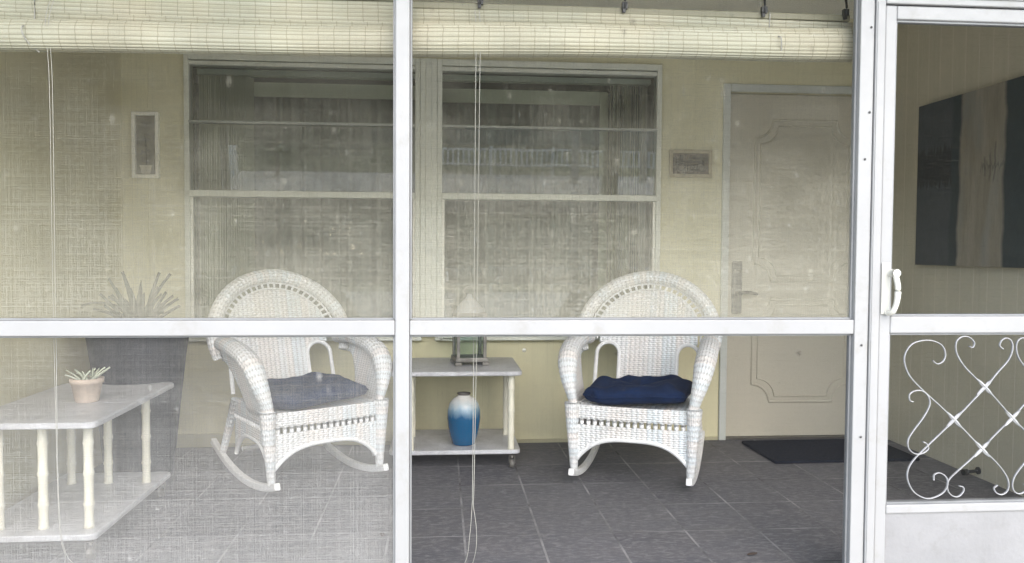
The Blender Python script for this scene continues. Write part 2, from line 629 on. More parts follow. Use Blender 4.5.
# the back wall round two windows and the door
WIN = [(-1.39, -0.112), (-0.018, 1.258)]
WZ0, WZ1 = 0.615, 2.162
DX0, DX1, DZ1 = 1.665, 2.598, 2.022
w = MB()
w.box(XL - .15, WIN[0][0], YW, YW + .15, 0, CEIL + .1)
w.box(WIN[1][1], DX0, YW, YW + .15, 0, CEIL + .1)
w.box(WIN[0][0], WIN[1][1], YW, YW + .15, 0, WZ0)
w.box(WIN[0][0], WIN[1][1], YW, YW + .15, WZ1, CEIL + .1)
w.box(DX0, XR + .15, YW, YW + .15, DZ1, CEIL + .1)
w.box(DX1, XR + .15, YW, YW + .15, 0, DZ1)
H(w, 'wall', M['wallback'], label='cream boarded wall with windows and door')
w = MB().box(XR, XR + .15, YF + .03, YW, 0, CEIL + .1)
H(w, 'wall', M['wallright'], label='taupe wall of vertical boards beside the door')
w = MB().box(XL - .15, XL, YF + .03, YW, 0, CEIL + .1)
H(w, 'wall', M['wallleft'], label='shaded end wall beside the planter')
H(MB().box(-7, XL - .15, YF - .1, YF + .1, -.2, CEIL + .1), 'wall', M['stucco'], label='cream stucco wall outside the porch')
H(MB().box(XR + .15, 8, YF - .1, YF + .1, -.2, CEIL + .1), 'wall', M['stucco'], label='cream stucco wall outside the porch')
H(MB().box(XL, XR, YF + .03, YW, CEIL, CEIL + .02), 'ceiling', M['ceil'])
rf = MB()
rf.box(-7.5, 8.5, 1.75, 12.0, CEIL + .12, CEIL + .22)
b0 = len(rf.v)
rf.v += [(-7.6, 1.7, CEIL + .222), (8.6, 1.7, CEIL + .222), (8.6, 7.0, 4.1), (-7.6, 7.0, 4.1), (8.6, 12.2, CEIL + .222), (-7.6, 12.2, CEIL + .222)]
rf.face([b0, b0 + 1, b0 + 2, b0 + 3])
rf.face([b0 + 3, b0 + 2, b0 + 4, b0 + 5])
rf.face([b0, b0 + 3, b0 + 5])
rf.face([b0 + 1, b0 + 4, b0 + 2])
H(rf, 'roof', M['roof'])
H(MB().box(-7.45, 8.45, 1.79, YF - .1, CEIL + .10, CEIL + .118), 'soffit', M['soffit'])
H(MB().box(-7.5, 8.5, 1.73, 1.748, CEIL + .04, CEIL + .24), 'fascia', M['soffit'])
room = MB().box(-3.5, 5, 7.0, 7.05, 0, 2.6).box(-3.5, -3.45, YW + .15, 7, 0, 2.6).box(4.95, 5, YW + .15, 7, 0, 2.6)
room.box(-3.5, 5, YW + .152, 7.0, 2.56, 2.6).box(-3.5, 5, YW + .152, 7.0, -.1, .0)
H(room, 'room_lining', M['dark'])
H(MB().box(XL, -1.2, YW - .012, YW, 0, .075).box(-1.2, DX0 - .045, YW - .012, YW, 0, .02), 'baseboard', M['upperwall'], bevel=.002)

H(MB().box(WIN[0][1] + .001, WIN[1][0] - .001, YW - .034, YW + .15, WZ0 + .001, WZ1 - .001).box(WIN[0][1] + .03, WIN[1][0] - .03, YW - .040, YW - .0345, WZ0 + .001, WZ1 - .001), 'window_mullion', M['winframe'], bevel=.003)

# windows
for k, (x0, x1) in enumerate(WIN):
    f = MB()
    j = .028
    f.box(x0, x0 + j, YW - .025, YW + .05, WZ0, WZ1)
    f.box(x1 - j, x1, YW - .025, YW + .05, WZ0, WZ1)
    f.box(x0 + j, x1 - j, YW - .03, YW + .05, WZ1 - .035, WZ1)
    f.box(x0 + j, x1 - j, YW - .02, YW + .05, WZ1 - .062, WZ1 - .040)
    f.box(x0 + j, x1 - j, YW - .048, YW + .05, 1.385, 1.418)
    f.box(x0 + j, x1 - j, YW - .025, YW + .05, WZ0, WZ0 + .035)
    win = H(f, 'window', M['winframe'], bevel=.003)
    win['label'] = 'left window with vanes gathered at its left' if k == 0 else 'right window with vanes gathered at its right'

    def sub(mb, name, mat, **kw):
        return mb.build(name, mat, win, **kw)      # the window stands at the world origin
    sub(MB().box(x0 + j, x1 - j, YW - .042, YW + .02, 1.784, 1.797), 'bar', M['winbar'], bevel=.002)
    for a in (x0 + j, x1 - j - .014):
        sub(MB().box(a, a + .014, YW - .012, YW + .02, WZ0 + .035, 1.385), 'sash', M['frame_white'], bevel=.002)
    for z0, z1 in ((WZ0 + .035, 1.385), (1.418, 1.784), (1.797, WZ1 - .062)):
        dy = (z1 - z0) * math.tan(R(5)) if z1 < 1.79 and z0 > 1.4 else 0.0
        d2 = 0.0      # the middle vent leans out a little at its top
        pn = MB()
        pn.v += [(x, YW + yy - (dy if z == z1 else d2), z) for z in (z0, z1) for yy in (.004, .008) for x in (x0 + j, x1 - j)]
        for q in ((0, 2, 3, 1), (4, 5, 7, 6), (0, 1, 5, 4), (2, 6, 7, 3), (0, 4, 6, 2), (1, 3, 7, 5)):
            pn.face(q)
        sub(pn, 'pane', M['glass'])
    sub(MB().box(x0 - .01, x1 + .01, YW - .055, YW - .002, WZ0 - .022, WZ0 - .002), 'sill', M['winframe'], bevel=.004)
    cx = x0 + .055 if k else x1 - .3
    cr = MB().obox((cx, YW - .065, WZ0 + .006), .085, .03, .022)
    cr.sweep([(cx - .02, YW - .08, WZ0), (cx - .02, YW - .10, WZ0 - .012), (cx + .045, YW - .105, WZ0 - .014)], .006, n=8)
    sub(cr, 'crank', M['winframe'], bevel=.002)

# the door: casing, leaf with two scalloped panels, lock plate and lever
dr = H(MB().box(DX0 + .004, DX1 - .004, YW + .03, YW + .075, .012, DZ1 - .004), 'door', plain('door_paint', (0.49, 0.455, 0.365), 0.5, 0.06, 1.5, 0.1), bevel=.002)


def D(mb, name, mat, **kw):
    return mb.build(name, mat, dr, **kw)


D(MB().box(DX0 - .042, DX0, YW - .018, YW + .02, 0, DZ1 + .045), 'casing', M['trim'], bevel=.004)
D(MB().box(DX1, DX1 + .034, YW - .018, YW + .02, 0, DZ1 + .045), 'casing', M['trim'], bevel=.004)
D(MB().box(DX0 + .001, DX1 - .001, YW - .018, YW + .02, DZ1 + .001, DZ1 + .045), 'casing', M['trim'], bevel=.004)
D(MB().box(DX0, DX1, YW - .01, YW + .08, .0, .011), 'threshold', M['castor'])


def scallop(x0, x1, z0, z1, r):
    p = []
    for cx, cz, a0, a1 in ((x0, z0, 90, 0), (x1, z0, 180, 90), (x1, z1, 270, 180), (x0, z1, 360, 270)):
        for k in range(9):
            a = R(a0 + (a1 - a0) * k / 8)
            p.append((cx + r * math.cos(a), YW + .029, cz + r * math.sin(a)))
    return p


DM = dr.data.materials[0]
for z0, z1 in ((.215, .82), (.93, 1.868)):
    m = MB()
    for inset in (0.0, 0.032):
        pts = scallop(1.832 + inset, 2.43 - inset, z0 + inset, z1 - inset, .105)
        m.sweep(pts + pts[:2], .0075 if inset == 0 else .004, .006, ref=(0, 1, 0), n=8)
    D(m, 'panel_moulding', DM)
lp = D(MB().box(1.700, 1.762, YW + .016, YW + .03, .735, 1.045), 'lock_plate', M['lockplate'], bevel=.008)
lv = MB()
lv.sweep([(1.731, YW + .02, .86), (1.731, YW - .03, .86)], .012, n=10)
lv.sweep(spline([(1.731, YW - .03, .86), (1.76, YW - .035, .866), (1.80, YW - .033, .862), (1.835, YW - .03, .855)], 4), .009, n=8)
D(lv, 'lever', M['lockplate'])
D(MB().lathe([(0, .014), (.018, .013), (.022, 0)], 16, (0, 0, 0)), 'lock_cylinder', M['castor']).location = (1.731, YW + .006, .985)

# ---------------------------------------------------------------- the screen front
enc = tag(empty('screen_enclosure', (0, YF, 0)), 'white aluminium frame holding grey insect screens across the porch', 'screen')


def E_(mb, name, mat, parent=enc, **k):
    o = mb.build(name, mat, parent, **k)
    o.matrix_parent_inverse = Matrix.Translation((0, -YF, 0))
    return o


JX0, JX1 = 1.338, 1.418     # jamb between the last pane and the door
T = .025
PX = (-0.138, -0.094)
ZT = 1.975
E_(MB().box(PX[0], PX[1], YF - T, YF + T, .0, ZT), 'post', M['alu'], bevel=.004)
# the jamb: a tube and the door's stop channel beside it
E_(MB().box(JX0, JX0 + .046, YF - T, YF + T, .0, ZT), 'post', M['alu'], bevel=.003)
E_(MB().box(JX0 + .048, JX1, YF - T - .006, YF + T, .0, ZT), 'door_jamb', M['alu'], bevel=.003)
E_(MB().box(JX0 + .052, JX0 + .058, YF - T - .0085, YF - T - .006, .0, 1.9), 'door_jamb', M['alu'], bevel=.001, label='thin raised bead of the jamb')
E_(MB().box(XL, XL + .045, YF - T, YF + T, .0, ZT), 'post', M['alu'], bevel=.004)
DRX1 = 2.362
E_(MB().box(DRX1 + .004, DRX1 + .06, YF - T - .006, YF + T, .0, ZT), 'door_jamb', M['alu'], bevel=.003)
E_(MB().box(JX1 + .001, DRX1 + .003, YF - T - .006, YF + T, 1.897, ZT), 'door_header', M['alu'], bevel=.003)
E_(MB().box(JX1 + .001, DRX1 + .003, YF - T - .012, YF - T - .0065, 1.917, 1.923), 'door_header', M['alu'], bevel=.001, label='thin raised bead of the header')
E_(MB().box(XL, XR, YF - T, YF + T, ZT + .001, ZT + .06), 'top_rail', M['alu'], bevel=.004)
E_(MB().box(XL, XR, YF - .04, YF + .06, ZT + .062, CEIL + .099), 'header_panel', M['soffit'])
MZ = (.836, .882)
bays = [(XL + .046, PX[0] - .001), (PX[1] + .001, JX0 - .001), (DRX1 + .062, XR)]
for x0, x1 in bays:
    E_(MB().box(x0, x1, YF - T + .002, YF + T, MZ[0], MZ[1]), 'mullion', M['alu'], bevel=.003)
    E_(MB().box(x0, x1, YF - T + .002, YF + T, .0, .045), 'bottom_rail', M['alu'], bevel=.004)
def woven(name, x0, x1, z0, z1, y, c_top, c_bot, mat, parent, seed, vary=0.5, pitch=0.0018, step=0.008, clump=0.14, flecks=0):
    """the insect mesh itself: every wire is a ridged strand, thicker towards the bottom and where dust has caked on it (share of the pitch: c_top above, c_bot below)"""
    rng = np.random.default_rng(seed)
    low = rng.random((14, 14))

    def blot(X, Z):                                   # broad uneven dust
        u = (X - x0) / (x1 - x0) * 12.99
        v = (Z - z0) / (z1 - z0) * 12.99
        i, j = u.astype(int), v.astype(int)
        fu, fv = u - i, v - j
        fu, fv = fu * fu * (3 - 2 * fu), fv * fv * (3 - 2 * fv)
        return (low[i, j] * (1 - fu) * (1 - fv) + low[i + 1, j] * fu * (1 - fv) + low[i, j + 1] * (1 - fu) * fv + low[i + 1, j + 1] * fu * fv)
    V, F, base = [], [], 0
    for vert in (True, False):
        a0, a1, b0, b1 = (x0, x1, z0, z1) if vert else (z0, z1, x0, x1)
        nw, nn = int((a1 - a0) / pitch), int((b1 - b0) / step) + 1
        A = a0 + (np.arange(nw) + .5) * pitch + rng.normal(0, pitch * .06, nw)
        B = np.linspace(b0, b1, nn)
        AA, BB = np.meshgrid(A, B, indexing='ij')
        X, Z = (AA, BB) if vert else (BB, AA)
        g = np.clip(1 - (Z - z0) / (z1 - z0), 0, 1)
        c = c_top + (c_bot - c_top) * np.clip(g ** 1.25 + clump * (blot(X, Z) - .5) * 2, 0, 1.2)
        fr_ = np.random.default_rng(seed + 77)
        for _ in range(flecks):                        # specks of paint and dried dirt caught in the weave
            fx, fz, rad = fr_.uniform(x0, x1), z1 - (z1 - z0) * fr_.random() ** 1.3, fr_.uniform(.002, .008)
            el = fr_.uniform(.5, 2.2)
            c = c + fr_.uniform(.08, .32) * np.exp(-(((X - fx) / rad) ** 2 + ((Z - fz) / (rad * el)) ** 2))
        lo = rng.normal(0, 1, (nw, nn))
        lo = .6 * lo + .4 * np.roll(lo, 1, 1)
        wire = rng.normal(0, .16, (nw, 1))
        hw = .5 * pitch * np.clip(c * np.exp(vary * lo + wire), .03, .9)
        yo = .00012 * (1 if vert else -1)
        BB = np.clip(BB + rng.uniform(-.5, .5, (nw, 1)) * step, b0, b1)
        P = np.empty((nw, nn, 3, 3))
        for k, (da, dy) in enumerate(((-1, 0), (0, -.00022), (1, 0))):
            P[:, :, k, 0 if vert else 2] = AA + da * hw
            P[:, :, k, 2 if vert else 0] = BB
            P[:, :, k, 1] = y + yo + dy
        idx = base + np.arange(nw * nn * 3).reshape(nw, nn, 3)
        for k in (0, 1):
            q = np.stack([idx[:, :-1, k], idx[:, :-1, k + 1], idx[:, 1:, k + 1], idx[:, 1:, k]], -1).reshape(-1, 4)
            F.append(q if vert else q[:, ::-1])
        V.append(P.reshape(-1, 3))
        base += nw * nn * 3
    V, F = np.concatenate(V), np.concatenate(F)
    me = bpy.data.meshes.new(name)
    me.vertices.add(len(V))
    me.vertices.foreach_set('co', V.astype(np.float32).ravel())
    me.loops.add(F.size)
    me.loops.foreach_set('vertex_index', F.astype(np.int32).ravel())
    me.polygons.add(len(F))
    me.polygons.foreach_set('loop_start', np.arange(0, F.size, 4, dtype=np.int32))
    me.materials.append(mat)
    me.update(calc_edges=True)
    o = bpy.data.objects.new(name, me)
    COL.objects.link(o)
    o.parent = parent
    return o


SCR = dict(
    lu=(.03, .33, wire_mat('dusty_wire', MZ[1], 1.75, (.07, .068, .055), (.22, .212, .175), .6), .21, 25),
    ll=(.115, .28, wire_mat('pale_dusty_wire', .045, MZ[0], (.22, .218, .21), (.26, .258, .25), .2), .20, 12),
    ru=(.03, .33, wire_mat('dusty_wire', MZ[1], 1.75, (.07, .068, .055), (.225, .215, .175), .8), .30, 90),
    rl=(.055, .07, wire_mat('clean_wire', .045, MZ[0], (.04, .04, .042), (.06, .06, .062), .1), .25, 14),
    rest=(.07, .08, wire_mat('grey_wire', .045, 1.97, (.04, .04, .042), (.06, .06, .062)), .25, 4),
)
for i, (x0, x1) in enumerate(bays):
    for lo in (0, 1):
        z0, z1 = (.045, MZ[0]) if lo else (MZ[1], ZT)
        mk = 'rest' if i == 2 else 'lr'[i] + ('l' if lo else 'u')
        lab = {'lu': 'dusty upper screen before the chair on the left', 'll': 'hazy lower screen before the chair on the left', 'ru': 'dusty upper screen before the house door',
               'rl': 'clear lower screen before the blue vase', 'rest': 'narrow screen beyond the screen door'}[mk]
        ct, cb, wm, vy, nf = SCR[mk]
        s = woven('screen_mesh', x0 + .004, x1 - .004, z0 + .002, z1 - .002, YF + .001, ct, cb, wm, enc, 10 * i + lo, vy, flecks=nf)
        s.matrix_parent_inverse = Matrix.Translation((0, -YF, 0))
        s['label'] = lab
        g = MB()
        for a in (x0, x1 - .006):
            g.box(a, a + .006, YF - .006, YF + .012, z0 + .001, z1 - .001)
        for a in (z0 + .0005, z1 - .0065):
            g.box(x0 + .0065, x1 - .0065, YF - .006, YF + .012, a, a + .006)
        g.build('spline_channel', M['alu_in'], s)
for x, z in ((1.372, 1.82), (1.360, 1.40), (1.362, .80), (1.366, .50), (1.437, 1.935), (1.80, 1.932), (1.80, 1.945), (1.372, 1.55)):
    y = YF - T - .002 if x < JX0 + .047 else YF - T - .008
    o = MB().lathe([(0, .0015), (.003, .0012), (.004, 0)], 10).build('screw', M['screw'], enc)
    o.location = (x, y - YF, z)
    o.rotation_euler = (R(90), 0, 0)

# ---------------------------------------------------------------- the screen door
DL, DR_ = JX1 + .004, DRX1
door = tag(empty('screen_door', (DL, YF, 0)), 'white screen door with scrolled iron grille and solid kick panel', 'door')


def SD(mb, name, mat, parent=None, **k):
    o = mb.build(name, mat, parent or door, **k)
    if parent is None:
        o.matrix_parent_inverse = Matrix.Translation((-DL, -YF, 0))
    return o


ST = .038
y0, y1 = YF - .022, YF + .010
SD(MB().box(DL, DL + ST, y0, y1, .012, 1.893), 'stile', M['alu'], bevel=.004)
SD(MB().box(DR_ - ST, DR_, y0, y1, .012, 1.893), 'stile', M['alu'], bevel=.004)
SD(MB().box(DL + ST + .0005, DR_ - ST - .0005, y0, y1, 1.850, 1.893), 'top_rail', M['alu'], bevel=.004)
SD(MB().box(DL + ST + .0005, DR_ - ST - .0005, y0, y1, .838, .893), 'cross_rail', M['alu'], bevel=.004)
SD(MB().box(DL + ST + .0005, DR_ - ST - .0005, y0, y1, .243, .272), 'cross_rail', M['alu'], bevel=.004)
SD(MB().box(DL + ST + .0005, DR_ - ST - .0005, y0, y1, .012, .06), 'bottom_rail', M['alu'], bevel=.004)
SD(MB().box(DL + ST + .0005, DR_ - ST - .0005, y0 + .006, y1 - .006, .0605, .2425), 'kick_panel', M['kick'])
DSM = wire_mat('door_wire', .272, 1.85, (.035, .035, .033), (.05, .05, .047))
for z0, z1 in ((.272, .838), (.893, 1.850)):
    s = woven('screen_mesh', DL + ST + .002, DR_ - ST - .002, z0 + .002, z1 - .002, YF + .001, .07, .08, DSM, door, int(z0 * 100), .3)
    s.matrix_parent_inverse = Matrix.Translation((-DL, -YF, 0))
    g = MB()
    for a in (DL + ST + .0005, DR_ - ST - .0065):
        g.box(a, a + .006, YF - .012, YF + .012, z0 + .001, z1 - .001)
    for a in (z0 + .0005, z1 - .0065):
        g.box(DL + ST + .007, DR_ - ST - .007, YF - .012, YF + .012, a, a + .006)
    SD(g, 'spline_channel', M['alu_in'], s)

# handle: back plate, pivot and the hanging grip
hx = DL + .020
pl = SD(MB().box(hx - .017, hx + .012, y0 - .006, y0 - .0002, .90, 1.068), 'handle_plate', M['handle'], bevel=.004)
hb = MB()
hb.sweep([(hx + .012, y0 - .004, 1.035), (hx + .012, y0 - .045, 1.035)], .013, n=14)
hb.sweep(spline([(hx + .012, y0 - .036, 1.030), (hx + .017, y0 - .042, .99), (hx + .016, y0 - .040, .945), (hx + .008, y0 - .032, .912), (hx + .002, y0 - .012, .905)], 6), 0.0115, .009, n=12)
SD(hb, 'handle', M['handle'], pl)

# scrolled grille of flat iron bars, mirrored about its middle
AX = 1.887
cA = [(1.604, .749), (1.62, .738), (1.639, .746), (1.647, .769), (1.635, .798), (1.605, .813), (1.57, .815), (1.535, .805), (1.513, .78), (1.507, .747), (1.525, .701), (1.569, .655), (1.635, .598), (1.684, .553), (1.734, .504), (1.784, .455), (1.834, .409), (1.868, .367), (1.879, .336), (1.873, .312), (1.855, .302), (1.837, .308), (1.828, .323), (1.84, .334)]
cB = [(1.618, .354), (1.619, .372), (1.638, .378), (1.66, .364), (1.666, .34), (1.653, .314), (1.621, .297), (1.589, .295), (1.551, .316), (1.529, .353), (1.528, .389), (1.548, .424), (1.595, .47), (1.684, .553), (1.737, .607), (1.788, .66), (1.830, .709), (1.866, .75), (1.879, .786), (1.874, .812), (1.857, .822), (1.840, .814), (1.834, .797), (1.846, .786)]
cC = [(1.728, .795), (1.741, .792), (1.745, .809), (1.725, .826), (1.701, .826), (1.683, .808), (1.686, .772), (1.712, .731), (1.75, .694), (1.788, .66), (1.84, .606), (1.887, .556)]
cD = [(1.709, .332), (1.723, .328), (1.724, .313), (1.707, .297), (1.686, .3), (1.67, .319), (1.671, .35), (1.70, .38), (1.742, .416), (1.784, .455), (1.837, .508), (1.887, .556)]
cE = [(1.54, .614), (1.529, .619), (1.527, .637), (1.543, .649), (1.569, .65), (1.591, .632), (1.597, .603), (1.577, .563), (1.546, .522), (1.527, .491), (1.528, .463), (1.548, .444), (1.574, .443), (1.596, .458), (1.59, .475), (1.577, .482)]
mir = lambda c: [(2 * AX - x, z) for x, z in c]
GY = y0 - .004
gr = None
bars = [cA, mir(cA), cB, mir(cB), cC + mir(cD)[::-1][1:], cD + mir(cC)[::-1][1:], cE, mir(cE)]
grille = None
for q, c in enumerate(bars):
    yy = GY + (.0022 if q % 2 else -.0022)
    m = MB().sweep(spline([(x, yy, z) for x, z in c], 6), .0020, .0050, ref=(0, 1, 0), n=8)
    if grille is None:
        grille = SD(m, 'grille', M['iron'])
    else:
        SD(m, 'scroll', M['iron'], grille)
for cx, cz in ((1.684, .553), (1.788, .66), (1.784, .455), (1.887, .556), (2 * AX - 1.684, .553), (2 * AX - 1.788, .66), (2 * AX - 1.784, .455)):
    m = MB()
    for sgn in (1, -1):
        m.sweep([(cx - .026, GY, cz - .026 * sgn), (cx - .012, GY, cz - .012 * sgn), (cx + .012, GY, cz + .012 * sgn), (cx + .026, GY, cz + .026 * sgn)],
                [.0025, .0065, .0065, .0025], [.004, .005, .005, .004], ref=(0, 1, 0), n=8)
    SD(m, 'twist', M['iron'], grille)


# ---------------------------------------------------------------- roll-up blinds
def blind(x0, x1, yb, ztop, zfold, zbot0, zbot1, label, hooks, lifts, cords):
    """origin at the hanging line; zbot0/zbot1: bottom of the roll at its two ends"""
    root = tag(empty('slat_blind', (0, yb, ztop)), label, 'blind', 'rolled slat blinds along the screens')
    tilt = lambda x: (x - x0) / (x1 - x0)
    nx = 40
    hd = MB().box(x0 + .01, x1 - .01, -.006, .012, -.022, .0)
    hd.build('head_rail', M['slat'], root, .003)
    # flat sheet of slats behind the roll
    ph = .0125
    rad = (zfold - (zbot0 + zbot1) / 2) / 2
    n = int((ztop - zfold + .03) / ph)

    def sheet(i, j):
        x = x0 + (x1 - x0) * i / nx
        k, s = divmod(j, 4)
        z = -.022 - j * ph / 4
        bul = -.0035 * math.sin(math.pi * s / 4)
        return (x, bul - .002, z + .004 * math.sin(x * 3.1))
    MB().grid(sheet, nx, n * 4, UV=lambda i, j: (i, j / 4)).build('hanging_slats', M['slat'], root, solid=.0015)
    nr = int(2 * math.pi * rad / ph)

    def rollp(i, j):
        x = x0 + (x1 - x0) * i / nx
        t = tilt(x)
        zb = (zbot0 + (zbot1 - zbot0) * t) - ztop
        r = rad * (1 + .03 * math.sin(x * 5 + 1)) + .0032 * abs(math.sin(math.pi * j / 4))
        a = 2 * math.pi * j / (nr * 4) - math.pi / 2
        ca, sa = math.cos(a), math.sin(a)
        sq = lambda w, e: math.copysign(abs(w) ** e, w)
        return (x, -.006 - rad * .8 + .8 * r * sq(ca, .6), zb + rad + r * sq(sa, .85) + .003 * math.sin(x * 4.2))
    rl = MB().grid(rollp, nx, nr * 4, cv=True, UV=lambda i, j: (i, 30 + j / 4))
    for ends in (0, nx):
        c = rollp(ends, 0)
        cen = len(rl.v)
        pts = [rollp(ends, j) for j in range(nr * 4)]
        cc = (pts[0][0], sum(p[1] for p in pts) / len(pts), sum(p[2] for p in pts) / len(pts))
        rl.v.append(cc)
        for j in range(nr * 4):
            rl.v.append(pts[j])
        for j in range(nr * 4):
            a, b = cen + 1 + j, cen + 1 + (j + 1) % (nr * 4)
            rl.face([cen, a, b] if ends else [cen, b, a])
    rl.build('roll', M['slat'], root)
    for hx_ in hooks:
        m = MB()
        m.sweep(spline([(hx_, .0, 1.985 - ztop), (hx_, -.012, 1.985 - ztop - .03), (hx_, -.02, .018), (hx_, -.016, -.004), (hx_, -.009, .006)], 5), .0042, n=8)
        m.obox((hx_, -.012, .004), .018, .016, .022)
        m.obox((hx_ - .003, -.015, -.011), .010, .010, .016)
        m.build('hook', M['black'], root)
    for lx in lifts:
        zb = zbot0 + (zbot1 - zbot0) * tilt(lx) - ztop
        m = MB().sweep(spline([(lx, -.009, -.002), (lx, -.012, zfold - ztop), (lx, -.02 - rad * 1.45, zfold - ztop - rad * .6), (lx + .002, -.02 - rad * 1.68, zb + rad),
                               (lx + .012, -.012 - rad * 1.4, zb + rad * .35), (lx + .03, -.012 - rad * .8, zb - .005)], 5), .0022, n=6)
        m.build('lift_cord', M['cord'], root)
    for pts in cords:
        MB().sweep(spline([(x, y - yb, z - ztop) for x, y, z in pts], 6), .0011, n=6).build('pull_cord', M['cord'], root)
    return root


YB = 2.74
blind(XL + .03, -.118, YB, 1.925, 1.797, 1.700, 1.722, 'yellowish rolled slat blind above the planter and the chair beside it', (-1.55, -.50), (-1.26,),
      [[(-1.196, YB - .02, 1.90), (-1.199, YB - .075, 1.78), (-1.200, YB - .05, 1.6), (-1.207, YB - .03, .9), (-1.204, YB - .02, .25), (-1.195, YB - .0, .10), (-1.24, YB + .02, .004), (-1.33, YB + .06, .004), (-1.45, YB + .02, .004)],
       [(-1.186, YB - .02, 1.90), (-1.189, YB - .075, 1.78), (-1.191, YB - .05, 1.6), (-1.200, YB - .03, .9), (-1.200, YB - .02, .22), (-1.16, YB - .0, .07), (-1.18, YB + .03, .004), (-1.30, YB + .10, .004), (-1.42, YB + .16, .004)]])
blind(-.108, 1.392, YB, 1.905, 1.832, 1.722, 1.745, 'cream rolled slat blind on black hooks above the house door', (.128, .604, 1.078, 1.362), (1.10,),
      [[(.110, YB - .02, 1.88), (.112, YB - .085, 1.78), (.112, YB - .05, 1.6), (.111, YB - .03, .9), (.109, YB - .02, .34), (.108, YB - .02, .26), (.100, YB - .02, .15), (.085, YB - .01, .06), (.03, YB + .02, .004), (-.06, YB + .02, .004)],
       [(.124, YB - .02, 1.88), (.126, YB - .085, 1.78), (.125, YB - .05, 1.6), (.121, YB - .03, .9), (.114, YB - .02, .34), (.112, YB - .02, .26), (.122, YB - .02, .18), (.121, YB - .01, .10), (.10, YB + .01, .03), (.05, YB + .05, .004)]])

# ---------------------------------------------------------------- drapes and vertical blinds in the room
for k, (x0, x1) in enumerate(WIN):
    dd = MB()
    a, b = x0 - .05, x1 + .05
    nx = 150

    def drape(i, j):
        x = a + (b - a) * i / nx
        ph = x * 41 + 1.4 * math.sin(x * 9 + k * 2)
        return (x, YW + .36 + .048 * math.sin(ph) + .012 * math.sin(ph * 2.3 + 1), 2.06 - 1.6 * j / 6)
    dd.grid(drape, nx, 6)
    o = dd.build('curtain', M['curtain'], None, solid=.002)
    tag(o, 'dark grey pleated curtain behind the window ' + ('nearest the planter' if k == 0 else 'nearest the house door'), 'curtain', 'curtains behind the windows')
    vb = tag(empty('vertical_blind', ((x0 if k == 0 else x1), YW + .2, 2.12)),
             'cream vertical vanes gathered at the left end of their window' if k == 0 else 'cream vertical vanes gathered at the right end beside the plaque', 'blind', 'vertical blinds behind the windows')
    V_ = lambda mb, nm, mat=M['vane'], **kw: setattr(mb.build(nm, mat, vb, **kw), 'matrix_parent_inverse', Matrix.Translation((-(x0 if k == 0 else x1), -(YW + .2), -2.12)))
    V_(MB().box(x0 + .02, x1 - .02, YW + .16, YW + .22, 2.085, 2.115), 'track', M['winframe'])
    if k == 0:
        V_(MB().box(x0 + .30, x1 + .04, YW + .26, YW + .275, 1.985, 2.066), 'valance')
        xs, n = x0 + .05, 20
    else:
        V_(MB().box(x0 - .02, x1 - .26, YW + .26, YW + .275, 1.975, 2.055), 'valance')
        V_(MB().box(x1 - .305, x1 - .255, YW + .255, YW + .262, .66, 2.05), 'side_panel')
        xs, n = x1 - .25, 17
    for q in range(n):
        rot = Matrix.Rotation(R(72 + random.uniform(-8, 8)), 3, 'Z')
        V_(MB().obox((xs + q * .0133 + random.uniform(-.002, .002), YW + .19, 1.37), .085, .0018, 1.42, rot), 'vane')

# ---------------------------------------------------------------- wall things
fr = tag(empty('framed_picture', (-1.594, YW, 1.66)), 'narrow pale frame with a potted plant print beside the window', 'picture')
f = MB()
hw, hh, bw = .071, .178, .019
f.box(-hw, -hw + bw, -.028, -.001, -hh, hh).box(hw - bw, hw, -.028, -.001, -hh, hh)
f.box(-hw + bw, hw - bw, -.028, -.001, hh - bw, hh).box(-hw + bw, hw - bw, -.028, -.001, -hh, -hh + bw)
f.build('frame', M['frame_white'], fr, .002)
tpm = NT('faded_print')
c_ = tpm.coord()
bg = tpm.mix(tpm.ramp(tpm.noise(c_, 14, 4), .35, .65), (.06, .052, .028), (.15, .13, .075))
box('print', tpm.done(tpm.bsdf(bg, .6)), fr, -hw + bw, hw - bw, -.012, -.006, -hh + bw, hh - bw)
m = MB()
for q in range(26):
    h0 = random.uniform(-.09, .13)
    a = random.uniform(0, 6.28)
    wv = .6 + .6 * random.random()
    cx, cz = random.uniform(-.028, .028) * (1 - (h0 + .1) * 2.2), h0
    r1, r2 = .013 * wv, .006 * wv
    b0 = len(m.v)
    yy = -.0125 - q * .00004
    for t_ in range(8):
        th = t_ * math.pi / 4
        px_, pz_ = r1 * math.cos(th), r2 * math.sin(th)
        m.v.append((cx + px_ * math.cos(a) - pz_ * math.sin(a), yy, cz + px_ * math.sin(a) + pz_ * math.cos(a)))
    m.face([b0 + t_ for t_ in range(8)][::-1])
m.sweep([(0, -.0126, -.12), (.004, -.0126, -.03), (-.006, -.0126, .06)], .0018, n=6)
m.build('printed_plant', plain('print_leaf', (.085, .075, .05), .6, .5, 40), fr)
b_ = MB()
b_.v += [(-.030, -.0135, -.118), (.030, -.0135, -.118), (.023, -.0135, -.155), (-.023, -.0135, -.155)]
b_.face([0, 3, 2, 1])
b_.box(-.033, .033, -.0142, -.0136, -.118, -.108)
b_.build('printed_pot', plain('print_pot', (.50, .47, .38), .6, .1), fr)

